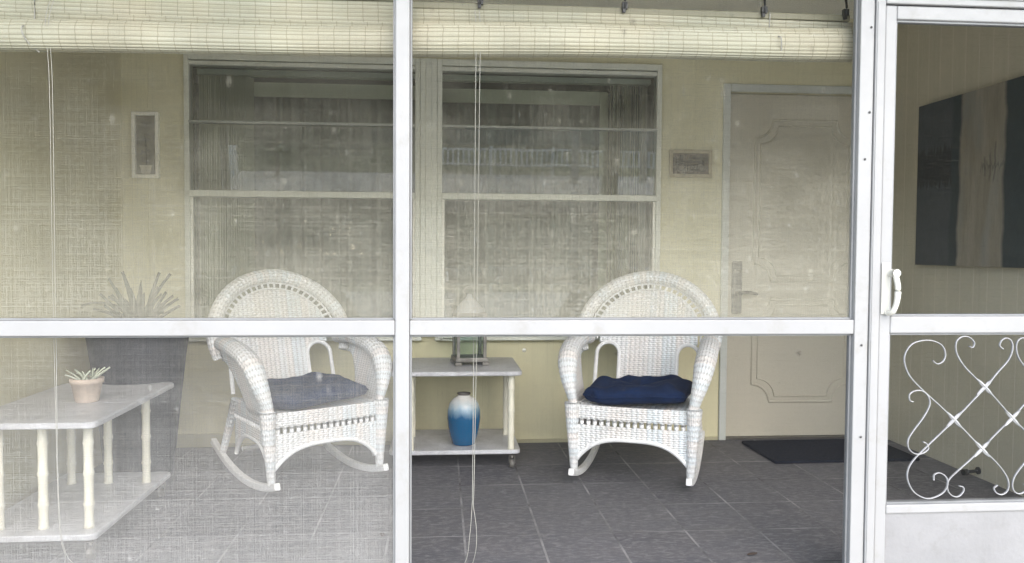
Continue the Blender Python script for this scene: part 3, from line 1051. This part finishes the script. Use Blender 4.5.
plq = tag(empty('wall_plaque', (1.434, YW, 1.604)), 'small dark relief plaque between window and house door', 'plaque')
f = MB()
hw, hh, bw = .125, .079, .020
f.box(-hw, -hw + bw, -.02, -.001, -hh, hh).box(hw - bw, hw, -.02, -.001, -hh, hh)
f.box(-hw + bw, hw - bw, -.02, -.001, hh - bw, hh).box(-hw + bw, hw - bw, -.02, -.001, -hh, -hh + bw)
f.build('frame', plain('plaque_frame', (.36, .31, .20), .6, .25, 30), plq, .002)
t = NT('relief_bronze')
nn = t.noise(t.coord(), 42, 5, .7)
box('plate', t.done(t.bsdf(t.mix(t.ramp(nn, .38, .6), (.012, .009, .007), (.13, .095, .065)), .5, nn, .8, .01)), plq, -hw + bw, hw - bw, -.010, -.004, -hh + bw, hh - bw)
m = MB()
dk = plain('dark_relief', (.012, .009, .008), .7, .5, 30)
for cx, cz, r in ((-.055, -.018, .022), (-.005, -.022, .016), (.058, -.020, .023), (.028, -.022, .015)):
    m.sweep([(cx + r * math.cos(a * .5236), -.013, cz + r * math.sin(a * .5236)) for a in range(14)], .0042, ref=(0, 1, 0), n=6)
m.obox((.0, -.012, .010), .13, .008, .012).obox((.045, -.012, .032), .07, .008, .010).obox((-.055, -.012, .034), .020, .008, .030).obox((.075, -.012, .02), .012, .008, .04)
m.obox((-.06, -.012, .008), .05, .008, .02).obox((.02, -.012, -.04), .14, .006, .006)
m.build('relief', dk, plq)

# painting on the right wall
PY0, PY1, PZ0, PZ1 = 3.12, 4.355, 1.035, 1.897
pt = tag(empty('painting', (XR, (PY0 + PY1) / 2, (PZ0 + PZ1) / 2)), 'large unframed abstract canvas in teal black and ochre bands', 'painting')
t = NT('abstract_paint')
c_ = t.coord()
s_ = t.sep(c_)
nz = t.noise(t.coord(scale=(1, 2, 5)), 1.0, 4)
yv = t.math('ADD', t.math('MULTIPLY', s_[1], -1.0), t.math('MULTIPLY', t.math('SUBTRACT', nz, .5), .06))
yv = t.math('ADD', yv, (PY1 - PY0) / 2)           # 0 at the far edge
rough_n = t.noise(c_, 9, 6, .7)
base = t.mix(t.ramp(rough_n, .3, .7), (.024, .034, .042), (.046, .056, .064))
tan = t.mix(t.ramp(t.noise(t.coord(scale=(1, 14, 2.2)), 1.0, 5, .7), .35, .65), (.20, .172, .125), (.29, .265, .21))
tan = t.mix(t.ramp(t.noise(t.coord(scale=(1, 8, 2)), 1.0, 4), .5, .75, 0, .8), tan, (.20, .205, .19))
teal = t.mix(t.ramp(rough_n, .3, .7), (.008, .020, .025), (.016, .032, .038))
gt = lambda v, e=.012: t.ramp(yv, v - e, v + e)
colr = t.mix(gt(.305), base, teal)
colr = t.mix(gt(.375), colr, tan)
colr = t.mix(gt(.705), colr, teal)
colr = t.mix(gt(.90), colr, t.mix(t.ramp(rough_n, .3, .7), (.14, .135, .12), (.20, .195, .175)))
colr = t.mix(gt(1.02), colr, teal)
zz = t.math('ADD', s_[2], t.math('MULTIPLY', t.math('SUBTRACT', t.noise(t.coord(scale=(1, 60, 4)), 1.0, 3), .5), .16))
band = t.math('MULTIPLY', t.math('MULTIPLY', t.ramp(zz, -.02, 0.0), t.ramp(zz, .16, .19, 1, 0)), t.ramp(yv, .30, .32, 1, 0))
colr = t.mix(band, colr, (.006, .010, .012))
for yk, z0, z1 in ((.565, .00, .09), (.605, -.02, .13), (.64, -.03, .15)):
    st = t.math('MULTIPLY', t.math('LESS_THAN', t.math('ABSOLUTE', t.math('SUBTRACT', yv, yk)), .0055), t.math('MULTIPLY', t.math('GREATER_THAN', zz, z0), t.math('LESS_THAN', zz, z1)))
    colr = t.mix(t.math('MULTIPLY', st, .45), colr, (.03, .035, .035))
hb_ = t.math('MULTIPLY', t.math('LESS_THAN', t.math('ABSOLUTE', t.math('SUBTRACT', zz, .05)), .009), t.math('MULTIPLY', t.math('GREATER_THAN', yv, .53), t.math('LESS_THAN', yv, .71)))
colr = t.mix(t.math('MULTIPLY', hb_, .4), colr, (.03, .035, .035))
o = box('canvas', t.done(t.bsdf(colr, .45, rough_n, .5, .006)), pt, -.035, -.001, -(PY1 - PY0) / 2, (PY1 - PY0) / 2, -(PZ1 - PZ0) / 2, (PZ1 - PZ0) / 2, .003)

hk = MB().lathe([(0, .012), (.010, .010), (.012, .004), (.006, 0)], 14).build('wall_hook', M['frame_white'])
hk.location = (.479, YW, .532)
hk.rotation_euler = (R(90), 0, 0)
tag(hk, 'small pale round hook on the wall below the window', 'hook')
ds = MB()
ds.sweep([(XR, 3.82, .035), (XR - .07, 3.81, .032)], .008, n=10).sweep([(XR - .068, 3.81, .032), (XR - .09, 3.807, .032)], .015, n=12).sweep([(XR, 3.82, .035), (XR - .008, 3.82, .035)], .018, n=12)
tag(ds.build('door_stop', M['black']), 'small black door stop at the foot of the boarded wall', 'door stop')

dm = tag(MB().slab(-.40, .40, -.235, .235, .0005, .016, .012).build('doormat', M['mat']), 'dark navy doormat in front of the house door', 'doormat')
dm.location = (2.13, 4.375, 0)
dm.rotation_euler = (0, 0, R(1))

for x, y, a, lab in ((1.131, 2.885, 20, 'small dark curled leaf on the tiles below the door'), (-.22, 3.183, 100, 'small dark leaf on the tiles before the chair on the left')):
    m = MB().grid(lambda i, j: ((i / 6 - .5) * .045, (j / 4 - .5) * .02 * math.sin(math.pi * (i + .3) / 6.6), .004 + .006 * abs(j / 4 - .5)), 6, 4)
    o = tag(m.build('fallen_leaf', M['leafdead'], solid=.001), lab, 'leaf')
    o.location, o.rotation_euler = (x, y, 0), (0, 0, R(a))


# ---------------------------------------------------------------- wicker rocking chairs
def make_chair():
    root = empty('rocking_chair')
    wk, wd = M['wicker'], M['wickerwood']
    SX = 1.16
    CB = .665                                     # height of the centre of the fan

    def bp(a, b, n=0.0):
        """point of the leaning, slightly wrapped back: a sideways, b up, n forward"""
        return Vector((a, .215 + .27 * (b - .38) - .55 * a * a - n, b))
    r_in, r_l0, r_l1 = .230, .232, .260

    # woven centre panel with two arched openings cut beside it
    def low(a):
        a = abs(a)
        if a <= .148:
            return .37
        c, hw = .208, .060
        d = min(1.0, abs(a - c) / hw)
        return .560 + .058 * math.sqrt(max(0, 1 - d * d)) if a < c else .618 - .0 * a

    nx, ny = 64, 22
    aw = .2545

    def ctr(i, j):
        a = -aw + 2 * aw * i / nx
        top = CB + r_in * math.sqrt(max(0, 1 - (a / (r_in * SX)) ** 2))
        lo = low(a)
        b = lo + (max(top, lo + .002) - lo) * j / ny
        return bp(a, b)
    MB().grid(ctr, nx, ny, UV=lambda i, j: (ctr(i, j).x, ctr(i, j).z)).build('back_panel', wk, root, solid=.008)
    # openwork band: little posts between two rails
    lace = MB()
    ell = lambda r, th, n=0.0: bp(r * SX * math.cos(th), CB + r * math.sin(th), n)
    nb = 30
    for q in range(nb):
        th = math.pi * (q + .5) / nb * 1.08 - .04 * math.pi
        lace.sweep([ell(r_l0 - .003, th), ell(r_l1 + .006, th)], .0062, .004, ref=(0, 1, 0), n=6)
    for r in (r_l0, r_l1):
        lace.sweep([ell(r, math.pi * (1.08 * k / 60 - .04)) for k in range(61)], .0045, n=6, ref=(0, 1, 0))
    lace.build('openwork_band', wd, root)
    # rolled fan edge
    path, ra, rb = [], [], []
    for k in range(91):
        th = math.pi * (-.10 + 1.20 * k / 90)
        rr = .297
        p = ell(rr, th, .006)
        path.append(p)
        e = min(1.0, min(k, 90 - k) / 8)
        ra.append(.036 * (.72 + .28 * e))
        rb.append(.033 * (.72 + .28 * e))
    MB().sweep(path, rb, ra, ref=(0, 1, 0), n=18, ripple=.05).build('back_roll', wk, root)
    # frames of the arched openings, arms, side panels
    for s in (-1, 1):
        arch = [bp(s * .150, .37)] + [bp(s * (.208 - .058 * math.cos(math.pi * k / 12)), .560 + .058 * math.sin(math.pi * k / 12)) for k in range(13)] + [bp(s * .268, .40)]
        MB().sweep(arch, .0105, ref=(0, 1, 0), n=8).build('opening_frame', wd, root)
        pth = spline([(s * .312, .235, .640), (s * .322, .13, .650), (s * .328, .0, .642), (s * .328, -.12, .620), (s * .322, -.205, .575), (s * .310, -.245, .505), (s * .293, -.262, .435), (s * .278, -.265, .375)], 7)
        L = len(pth)
        wa = [.037 + .010 * math.sin(math.pi * min(1, k / L * 1.15)) - .020 * max(0, k / L - .6) / .4 for k in range(L)]
        wb_ = [.031 + .008 * math.sin(math.pi * k / L) for k in range(L)]
        MB().sweep(pth, wa, wb_, ref=(0, -.5, 1), n=18, ripple=.06).build('arm_roll', wk, root)

        def side(i, j):
            y = -.255 + .40 * i / 14
            k = min(range(L), key=lambda q: abs(pth[q].y - y) + (0 if pth[q].z > .5 else .3) - (.0))
            zt = pth[k].z - .02
            lo = .35 if y < -.02 else .35 + (zt - .06 - .35) * min(1, ((y + .02) / .12)) ** .5
            z = lo + (zt - lo) * j / 8
            f_ = (z - .35) / .3
            return Vector((s * (.272 + .075 * f_), y, z))
        MB().grid(side, 14, 8, UV=lambda i, j: (side(i, j).y, side(i, j).z)).build('side_panel', wk, root, solid=.008)

    # seat, apron with an openwork row
    def seat(i, j):
        y = -.275 + .50 * j / 10
        hw = .272 - .05 * (y + .275) / .5
        return Vector((-hw + 2 * hw * i / 16, y, .362 - .01 * math.sin(math.pi * i / 16)))
    MB().grid(seat, 16, 10, UV=lambda i, j: (seat(i, j).x, seat(i, j).y)).build('seat', wk, root, solid=.02)
    AZ0, AZ1, A0, A1 = .296, .372, .276, .278

    def apron(hw, fx, name):
        m = MB()
        n = 30
        zl = lambda t: .222 - .115 * abs(t) ** 3.2
        for z_hi, z_lo in ((lambda t: .375, lambda t: .311), (lambda t: .282, zl)):
            def P(i, j):
                t = -1 + 2 * i / n
                return fx(t * hw, z_hi(t) + (z_lo(t) - z_hi(t)) * j / 8)
            m.grid(P, n, 8, UV=lambda i, j: ((-1 + 2 * i / n) * hw, P(i, j).z))
        k = int(2 * hw / .031)
        for q in range(k + 1):
            x = -hw + 2 * hw * q / k
            m.sweep([fx(x, .279), fx(x, .314)], .0062, .005, ref=(0, 1, 0), n=6)
        m.build(name, wk, root, solid=.010)
        MB().sweep([fx((-1 + 2 * i / 30) * hw, zl(-1 + 2 * i / 30)) for i in range(31)], .011, n=8, ref=(0, 0, 1)).build('apron_edge', wd, root)
    apron(.268, lambda x, z: Vector((x, -.283 + .2 * x * x, z)), 'apron')
    for s in (-1, 1):
        apron(.225, lambda y, z, s=s: Vector((s * (.264 - .02 * (y + .24) / .48), y - .02, z)), 'side_apron')
    # legs, braces and rockers
    rz = lambda y: .019 + (y + .02) ** 2 / 2.1
    for s in (-1, 1):
        MB().sweep(spline([(s * .284, -.272, .385), (s * .282, -.274, .30), (s * .276, -.276, .18), (s * .270, -.278, rz(-.278) + .008)], 8),
                   [.036 - .019 * k / 24 for k in range(25)], n=12, ref=(0, 1, 0), ripple=.06).build('leg', wk, root)
        MB().sweep([(s * .245, .21, .37), (s * .262, .27, .20), (s * .268, .33, rz(.33) + .005)], [.022, .019, .016], n=10, ref=(0, 1, 0), ripple=.05).build('leg', wk, root)
        rk = MB()
        ys = [-.345 + .80 * k / 40 for k in range(41)]

        def rp(i, j):
            q = [(-1, -1), (1, -1), (1, 1), (-1, 1)][j % 4]
            y = ys[i]
            z = rz(y)
            sl = (y + .02) / 1.05
            tz = Vector((0, -sl, 1)).normalized()
            return Vector((s * .270 + q[0] * .014, y, z)) + tz * q[1] * .0165
        b0 = len(rk.v)
        for i in range(41):
            for j in range(4):
                rk.v.append(tuple(rp(i, j)))
        for i in range(40):
            for j in range(4):
                rk.face([b0 + i * 4 + j, b0 + i * 4 + (j + 1) % 4, b0 + (i + 1) * 4 + (j + 1) % 4, b0 + (i + 1) * 4 + j])
        rk.face([3, 2, 1, 0])
        rk.face([b0 + 160 + j for j in range(4)])
        rk.build('rocker', wd, root, bevel=.006)
    MB().sweep([(-.255, .10, .15), (.255, .10, .15)], .011, n=8).build('stretcher', wd, root)
    return root


def make_cushion():
    sx, sy, sz = .245, .235, .047
    tuft = [(-.09, -.08), (.09, -.08), (-.09, .09), (.09, .09), (0, 0)]

    def P(i, j):
        u = -math.pi + 2 * math.pi * i / 56
        v = -math.pi / 2 + math.pi * j / 26
        f = lambda w, e: math.copysign(abs(w) ** e, w)
        x = sx * f(math.cos(v), .45) * f(math.cos(u), .42)
        y = sy * f(math.cos(v), .45) * f(math.sin(u), .42)
        z = sz * f(math.sin(v), .75)
        if z > 0:
            for tx, ty in tuft:
                z -= .026 * math.exp(-((x - tx) ** 2 + (y - ty) ** 2) / .0022)
            z += .012 * math.sin(x * 31 + 1) * math.sin(y * 19) + .006 * math.sin(x * 53)
        pk = 1 + .035 * math.sin(u * 9) * math.cos(v)
        return (x * pk, y * pk, z + .010 * math.sin(x * 11))
    return MB().grid(P, 56, 26, cu=True)


chair = make_chair()
chair2 = copy_tree(chair)
for c, loc, rot, lab in ((chair, (-.668, 4.075, 0), 34, 'white wicker rocking chair beside the dark planter, blurred by the screen'),
                         (chair2, (.990, 4.015, 0), -22, 'white wicker rocking chair between the blue vase and the house door')):
    c.location, c.rotation_euler = loc, (0, 0, R(rot))
    tag(c, lab, 'chair', 'wicker rocking chairs on the porch')
cu = make_cushion().build('seat_cushion', M['navy'])
pts = []
for k in range(73):
    u = 2 * math.pi * k / 72
    f = lambda w, e: math.copysign(abs(w) ** e, w)
    pk = 1.004 + .035 * math.sin(u * 9)
    x = .245 * f(math.cos(u), .42)
    pts.append((x * pk, .235 * f(math.sin(u), .42) * pk, .010 * math.sin(x * 11)))
MB().sweep(pts, .0055, n=6).build('piping', M['navy'], cu)
for tx, ty in ((-.09, -.08), (.09, -.08), (-.09, .09), (.09, .09), (0, 0)):
    MB().lathe([(0, .007), (.008, .005), (.011, 0)], 12, (tx, ty, .018)).build('button', M['navy'], cu)
cu2 = copy_tree(cu)
for c, ch, lab in ((cu, chair, 'tufted navy cushion on the chair beside the planter'), (cu2, chair2, 'tufted navy cushion on the chair beside the house door')):
    rot = ch.rotation_euler[2]
    off = Matrix.Rotation(rot, 3, 'Z') @ Vector((0, -.035, .420))
    c.location, c.rotation_euler = Vector(ch.location) + off, (0, 0, rot)
    tag(c, lab, 'cushion', 'navy cushions on the rocking chairs')


# ---------------------------------------------------------------- wheeled carts
def cart(label, x0, x1, y0, y1, lx, ly, top=(.0, .0)):
    cx, cy = (x0 + x1) / 2, (y0 + y1) / 2
    root = tag(empty('serving_cart', (cx, cy, 0)), label, 'cart', 'two-tier carts with cream bamboo style legs')
    MB().slab(x0 - cx, x1 - cx, y0 - cy, y1 - cy, .478, .500, .035).build('tabletop', M['laminate'], root)
    MB().slab(x0 - cx + top[0], x1 - cx - top[0], y0 - cy + top[1], y1 - cy - top[1], .080, .102, .03).build('shelf', M['laminate'], root)
    for x in lx:
        for y in ly:
            prof = []
            zz = [.102, .19, .30, .41, .478]
            for a, b in zip(zz, zz[1:]):
                prof += [(.0190, a), (.0168, a + .010), (.0158, (a + b) / 2), (.0168, b - .012), (.0190, b - .004)]
            MB().lathe([(0, .102)] + prof + [(.0175, .478), (0, .478)], 14, (x - cx, y - cy, 0)).build('leg', M['legcream'], root)
    for x in (x0 + .045, x1 - .045):
        for y in (y0 + .07, y1 - .07):
            c = MB()
            c.sweep([(x - cx, y - cy, .08), (x - cx, y - cy, .05)], .008, n=8)
            c.obox((x - cx - .014, y - cy, .045), .003, .022, .04).obox((x - cx + .014, y - cy, .045), .003, .022, .04).obox((x - cx, y - cy, .064), .03, .022, .004)
            c = c.build('castor', M['castor'], root)
            MB().sweep([(x - cx - .011, y - cy + .004, .0215), (x - cx + .011, y - cy + .004, .0215)], .0215, n=18).build('wheel', M['pewter'], c)
    return root


cart('pale two-tier cart carrying a small terracotta succulent pot', -1.66, -1.182, 2.945, 3.83, (-1.552, -1.402, -1.246), (3.05, 3.63), (.012, .025))
cart('grey two-tier cart with the blue vase and a lantern', -.255, .41, 4.08, 4.64, (-.145, .358), (4.13, 4.45), (.005, .03))

# vase
prof = [(0, .003), (.052, .0), (.060, .006), (.070, .045), (.080, .09), (.0855, .135), (.084, .175), (.074, .212), (.055, .236), (.036, .247), (.031, .253), (.031, .259), (.036, .264), (.034, .266), (.027, .262), (.026, .245), (.05, .22)]
t = NT('ombre_glaze')
z_ = t.sep(t.coord())[2]
zz = t.math('ADD', z_, t.math('MULTIPLY', t.math('SUBTRACT', t.noise(t.coord(scale=(30, 30, 14)), 1.0, 4), .5), .05))
colr = t.mix(t.ramp(zz, .145, .200), (.006, .075, .17), (.24, .34, .40))
colr = t.mix(t.ramp(zz, .188, .238), colr, (.52, .51, .48))
colr = t.mix(t.ramp(z_, .252, .258), colr, (.09, .08, .07))
vs = MB().lathe(prof, 40).build('vase', t.done(t.bsdf(colr, .22, t.noise(t.coord(), 40, 2), .08, .003, .5)))
vs.location = (.124, 4.25, .102)
tag(vs, 'round vase glazed blue below fading to white above', 'vase')

# lantern: base, posts, panes, roof
ln = tag(empty('candle_lantern', (.155, 4.38, .500), R(8)), 'weathered metal candle lantern with white peaked roof on cart', 'lantern')
f = MB()
f.box(-.085, .085, -.085, .085, .018, .040)
for sx in (-1, 1):
    for sy in (-1, 1):
        f.obox((sx * .072, sy * .072, .009), .034, .034, .018)
f.build('base', M['pewter'], ln, .004)
for sx in (-1, 1):
    for sy in (-1, 1):
        MB().obox((sx * .070, sy * .070, .150), .017, .017, .22).build('post', M['pewter'], ln, .002)
MB().box(-.082, .082, -.082, .082, .258, .274).build('top_plate', M['pewter'], ln, .003)
for sx in (-1, 1):
    MB().box(sx * .070 - .001, sx * .070 + .001, -.0615, .0615, .040, .258).build('pane', M['lantern_glass'], ln)
    MB().box(-.0615, .0615, sx * .070 - .001, sx * .070 + .001, .040, .258).build('pane', M['lantern_glass'], ln)
rf = MB().lathe([(.082, .274), (.078, .285), (.045, .325), (.018, .352), (.012, .37), (0, .372)], 28)
rf.build('roof', M['lantern_roof'], ln)
MB().sweep([(.03 * math.cos(a * .3927), 0, .385 + .026 * math.sin(a * .3927)) for a in range(17)], .003, ref=(0, 1, 0), n=6).build('ring', M['pewter'], ln)


# plants
def blade(m, base, az, lean, length, width, droop, th=.004, n=9):
    base = Vector(base)
    out = Vector((math.cos(az), math.sin(az), 0))
    sd = Vector((-math.sin(az), math.cos(az), 0))
    p, ang, pts = base.copy(), lean, []
    for k in range(n + 1):
        pts.append((p.copy(), ang))
        ang += droop / n
        p = p + (out * math.sin(ang) + Vector((0, 0, 1)) * math.cos(ang)) * (length / n)
    b0 = len(m.v)
    for k, (q, a) in enumerate(pts):
        t = k / n
        wv = width * (1 - t) ** .75 * (1 if k else .8) + .0006
        nn = (-out * math.cos(a) + Vector((0, 0, 1)) * math.sin(a))
        m.v += [tuple(q - sd * wv + nn * wv * .45), tuple(q + nn * -th), tuple(q + sd * wv + nn * wv * .45), tuple(q + nn * th * .6)]
    for k in range(n):
        for j in range(4):
            m.face([b0 + k * 4 + j, b0 + k * 4 + (j + 1) % 4, b0 + k * 4 + 4 + (j + 1) % 4, b0 + k * 4 + 4 + j], None, True)


sp = tag(empty('succulent_pot', (-1.375, 3.36, .500)), 'pale terracotta pot with a small light succulent on cart', 'plant')
MB().lathe([(0, .002), (.040, .0), (.043, .004), (.056, .072), (.061, .074), (.062, .092), (.055, .093), (.052, .080), (0, .078)], 28).build('pot', M['terra'], sp)
m = MB()
for k in range(13):
    blade(m, (random.uniform(-.02, .02), random.uniform(-.02, .02), .078), k * 2.4, .25 + .5 * random.random(), .045 + .03 * random.random(), .009, .5)
blade(m, (.02, 0, .08), .1, .75, .085, .012, .25)
blade(m, (.025, -.01, .08), -.4, .85, .09, .012, .2)
blade(m, (-.02, 0, .08), 3.0, .8, .075, .012, .3)
m.build('succulent', M['succulent'], sp)

pp = tag(empty('floor_planter', (-1.385, 3.95, 0)), 'tall dark tapered planter with a spiky aloe behind the cart', 'planter')
MB().lathe([(0, .004), (.135, .0), (.142, .006), (.172, .30), (.205, .60), (.222, .715), (.228, .72), (.228, .745), (.215, .745), (.208, .72), (.20, .70)], 40).build('pot', M['planter'], pp)
MB().lathe([(.202, .705), (.12, .72), (0, .725)], 24).build('soil', M['soil'], pp)
m = MB()
for k in range(23):
    a = k * 2.39996
    ring = k / 23
    blade(m, (.035 * math.cos(a), .035 * math.sin(a), .715), a + random.uniform(-.2, .2), .05 + .62 * ring, .19 + .09 * random.random() * (1.1 - ring), .026, .30 + .9 * ring * random.random(), .008, 12)
blade(m, (0, 0, .72), 2.9, .4, .34, .022, 1.5, .007, 14)
blade(m, (0, 0, .72), 0.1, .30, .30, .024, .35, .008, 12)
blade(m, (0, -.02, .72), 3.4, .12, .28, .026, .15, .008, 12)
blade(m, (0, -.02, .72), 4.4, .35, .26, .024, .9, .008, 12)
m.build('aloe', M['aloe'], pp)


# ---------------------------------------------------------------- across the lawn: what the window panes mirror
bld = tag(empty('neighbour_building', (6, -34, -.2)), 'low pale building with a dark shingle roof across the lawn', 'building')
MB().box(-10, 22, -8, 0, 0, 3.2).build('wall', M['block'], bld, label='pale ground floor wall')
rb_ = MB()
rb_.v += [(-10.6, 1.0, 3.202), (22.6, 1.0, 3.202), (22.6, -4, 5.0), (-10.6, -4, 5.0), (22.6, -9, 3.202), (-10.6, -9, 3.202)]
for q in ((0, 1, 2, 3), (3, 2, 4, 5), (0, 3, 5), (1, 4, 2), (0, 5, 4, 1)):
    rb_.face(q)
rb_.build('roof', plain('dark_shingle', (.05, .05, .045), .9, .3, 4.0), bld)
for x in (-6, 1, 8, 15):
    MB().box(x, x + 1.6, .001, .03, .9, 2.3).build('window', M['dark'], bld)

fn = tag(empty('picket_fence', (0, -15.4, -.2)), 'low white picket fence at the far edge of the paving', 'fence')
m = MB().box(-.4, 9, -.02, .02, .74, .80).box(-.4, 9, -.02, .02, .30, .35)
k = 0
while -.4 + k * .155 < 9:
    x = -.4 + k * .155
    m.box(x - .028, x + .028, .021, .036, .30, .80)
    k += 1
m.build('panel', M['rail_white'], fn)
for k in range(6):
    MB().box(-.4 + k * 1.86, -.32 + k * 1.86, -.045, -.021, 0, .86).build('fence_post', M['rail_white'], fn)
ub = tag(empty('utility_box', (-5.95, -14.2, -.15)), 'white utility box standing at the edge of the paving', 'utility box')
MB().box(-.32, .32, -.2, .2, 0, .74).build('body', M['rail_white'], ub, .02)
MB().box(-.35, .35, -.23, .23, .742, .79).build('lid', M['rail_white'], ub, .02)


def hedge(loc, w_, h_, d_, lab):
    rnd = random.Random(11)
    root = tag(empty('hedge', loc), lab, 'hedge')
    m = MB()
    for q in range(7000):
        p = Vector((rnd.uniform(-w_, w_), rnd.uniform(-d_, d_), h_ * rnd.random() ** .7))
        u = Vector((rnd.gauss(0, 1), rnd.gauss(0, 1), rnd.gauss(0, 1))).normalized()
        v = u.orthogonal().normalized()
        sz = .16 + .16 * rnd.random()
        b0 = len(m.v)
        m.v += [tuple(p - u * sz), tuple(p + v * sz * .5), tuple(p + u * sz), tuple(p - v * sz * .5)]
        m.face([b0, b0 + 1, b0 + 2, b0 + 3])
    m.build('foliage', M['leaf'], root)
    MB().sweep([(-w_, 0, .2), (w_, 0, .2)], .05, n=6).build('stem', M['bark'], root)


hedge((-10.5, -29, -.2), 7, 3.6, .8, 'added dark hedge keeping the sky out of the panes')  # unseen hedge, added to keep bright sky out of the mirrored view


def tree(name, loc, h, cr, lab, nleaf=2600, seed=1):
    rnd = random.Random(seed)
    root = tag(empty(name, loc), lab, 'tree', 'trees on the lawn')
    tr = MB().sweep(spline([(0, 0, -.1), (.08, .05, h * .25), (-.05, .1, h * .5), (.05, 0, h * .8)], 5), [.26 - .20 * k / 15 for k in range(16)], n=10, ref=(0, 1, 0))
    cl = []
    for q in range(16):
        a = q * 2.4
        rr = cr * (.35 + .6 * rnd.random())
        c = Vector((math.cos(a) * rr, math.sin(a) * rr, h * (.45 + .5 * rnd.random())))
        cl.append((c, cr * (.28 + .25 * rnd.random())))
        tr.sweep([(0, 0, h * (.3 + .3 * rnd.random())), tuple(c * .55 + Vector((0, 0, h * .2))), tuple(c)], [.09, .05, .015], n=6, ref=(.3, .9, .1))
    tr.build('trunk', M['bark'], root)
    m = MB()
    for q in range(nleaf):
        c, r = rnd.choice(cl)
        d = Vector((rnd.gauss(0, 1), rnd.gauss(0, 1), rnd.gauss(0, .8))).normalized() * r * rnd.random() ** .4
        p = c + d
        u = Vector((rnd.gauss(0, 1), rnd.gauss(0, 1), rnd.gauss(0, 1))).normalized()
        v = u.orthogonal().normalized()
        sz = .09 + .10 * rnd.random()
        b0 = len(m.v)
        m.v += [tuple(p - u * sz), tuple(p + v * sz * .5), tuple(p + u * sz), tuple(p - v * sz * .5)]
        m.face([b0, b0 + 1, b0 + 2, b0 + 3])
    m.build('crown', M['leaf'], root)


tree('broadleaf_tree', (-11.2, -26, -.2), 6.2, 3.0, 'broad leafy tree in front of the dark hedge', 5000, 2)
tree('broadleaf_tree', (-3.2, -27, -.2), 6.0, 2.8, 'broad leafy tree between the hedge and the building', 5000, 5)
for x, y, lab in ((3.55, -12.6, 'slim bare trunked young tree before the picket fence'), (5.55, -13.2, 'slim young tree near the right end of the picket fence')):
    root = tag(empty('young_tree', (x, y, -.15)), lab, 'tree', 'young trees by the fence')
    MB().sweep(spline([(0, 0, -.05), (.03, 0, 1.2), (-.02, .02, 2.6), (.02, 0, 3.6)], 5), [.11 - .05 * k / 15 for k in range(16)], n=10, ref=(0, 1, 0)).build('trunk', plain('pale_bark', (.42, .39, .34), .9, .25, 9.0, .4), root)
    rnd = random.Random(int(x * 10))
    m = MB()
    for q in range(900):
        d = Vector((rnd.gauss(0, 1), rnd.gauss(0, 1), rnd.gauss(0, .8))).normalized() * 1.1 * rnd.random() ** .4
        p = d + Vector((0, 0, 3.9))
        u = Vector((rnd.gauss(0, 1), rnd.gauss(0, 1), rnd.gauss(0, 1))).normalized()
        v = u.orthogonal().normalized()
        b0 = len(m.v)
        m.v += [tuple(p - u * .11), tuple(p + v * .05), tuple(p + u * .11), tuple(p - v * .05)]
        m.face([b0, b0 + 1, b0 + 2, b0 + 3])
    m.build('crown', M['leaf'], root)
pm = tag(empty('palm_tree', (-4.4, -13.6, -.2)), 'small low palm with yellow green fronds beside the utility box', 'palm tree')
pm.scale = (.5, .5, .26)
MB().sweep(spline([(0, 0, 0), (.05, 0, 1.2), (.0, .05, 2.6)], 5), [.14 - .05 * k / 10 for k in range(11)], n=10, ref=(0, 1, 0)).build('trunk', M['bark'], pm)
m = MB()
for q in range(18):
    a = q * 2.4
    el = .3 + 1.0 * (q / 18)
    p, ang = Vector((0, 0, 2.6)), el
    out = Vector((math.cos(a), math.sin(a), 0))
    sd = Vector((-math.sin(a), math.cos(a), 0))
    for k in range(14):
        d = out * math.sin(ang) + Vector((0, 0, 1)) * math.cos(ang)
        q2 = p + d * .1
        for s in (-1, 1):
            tip = q2 + sd * s * .42 * math.sin(math.pi * (k + 1.5) / 16) + d * .18 - Vector((0, 0, .12))
            b0 = len(m.v)
            m.v += [tuple(p), tuple(q2), tuple(tip)]
            m.face([b0, b0 + 1, b0 + 2])
        p = q2
        ang += .09
m.build('crown', M['palm'], pm)
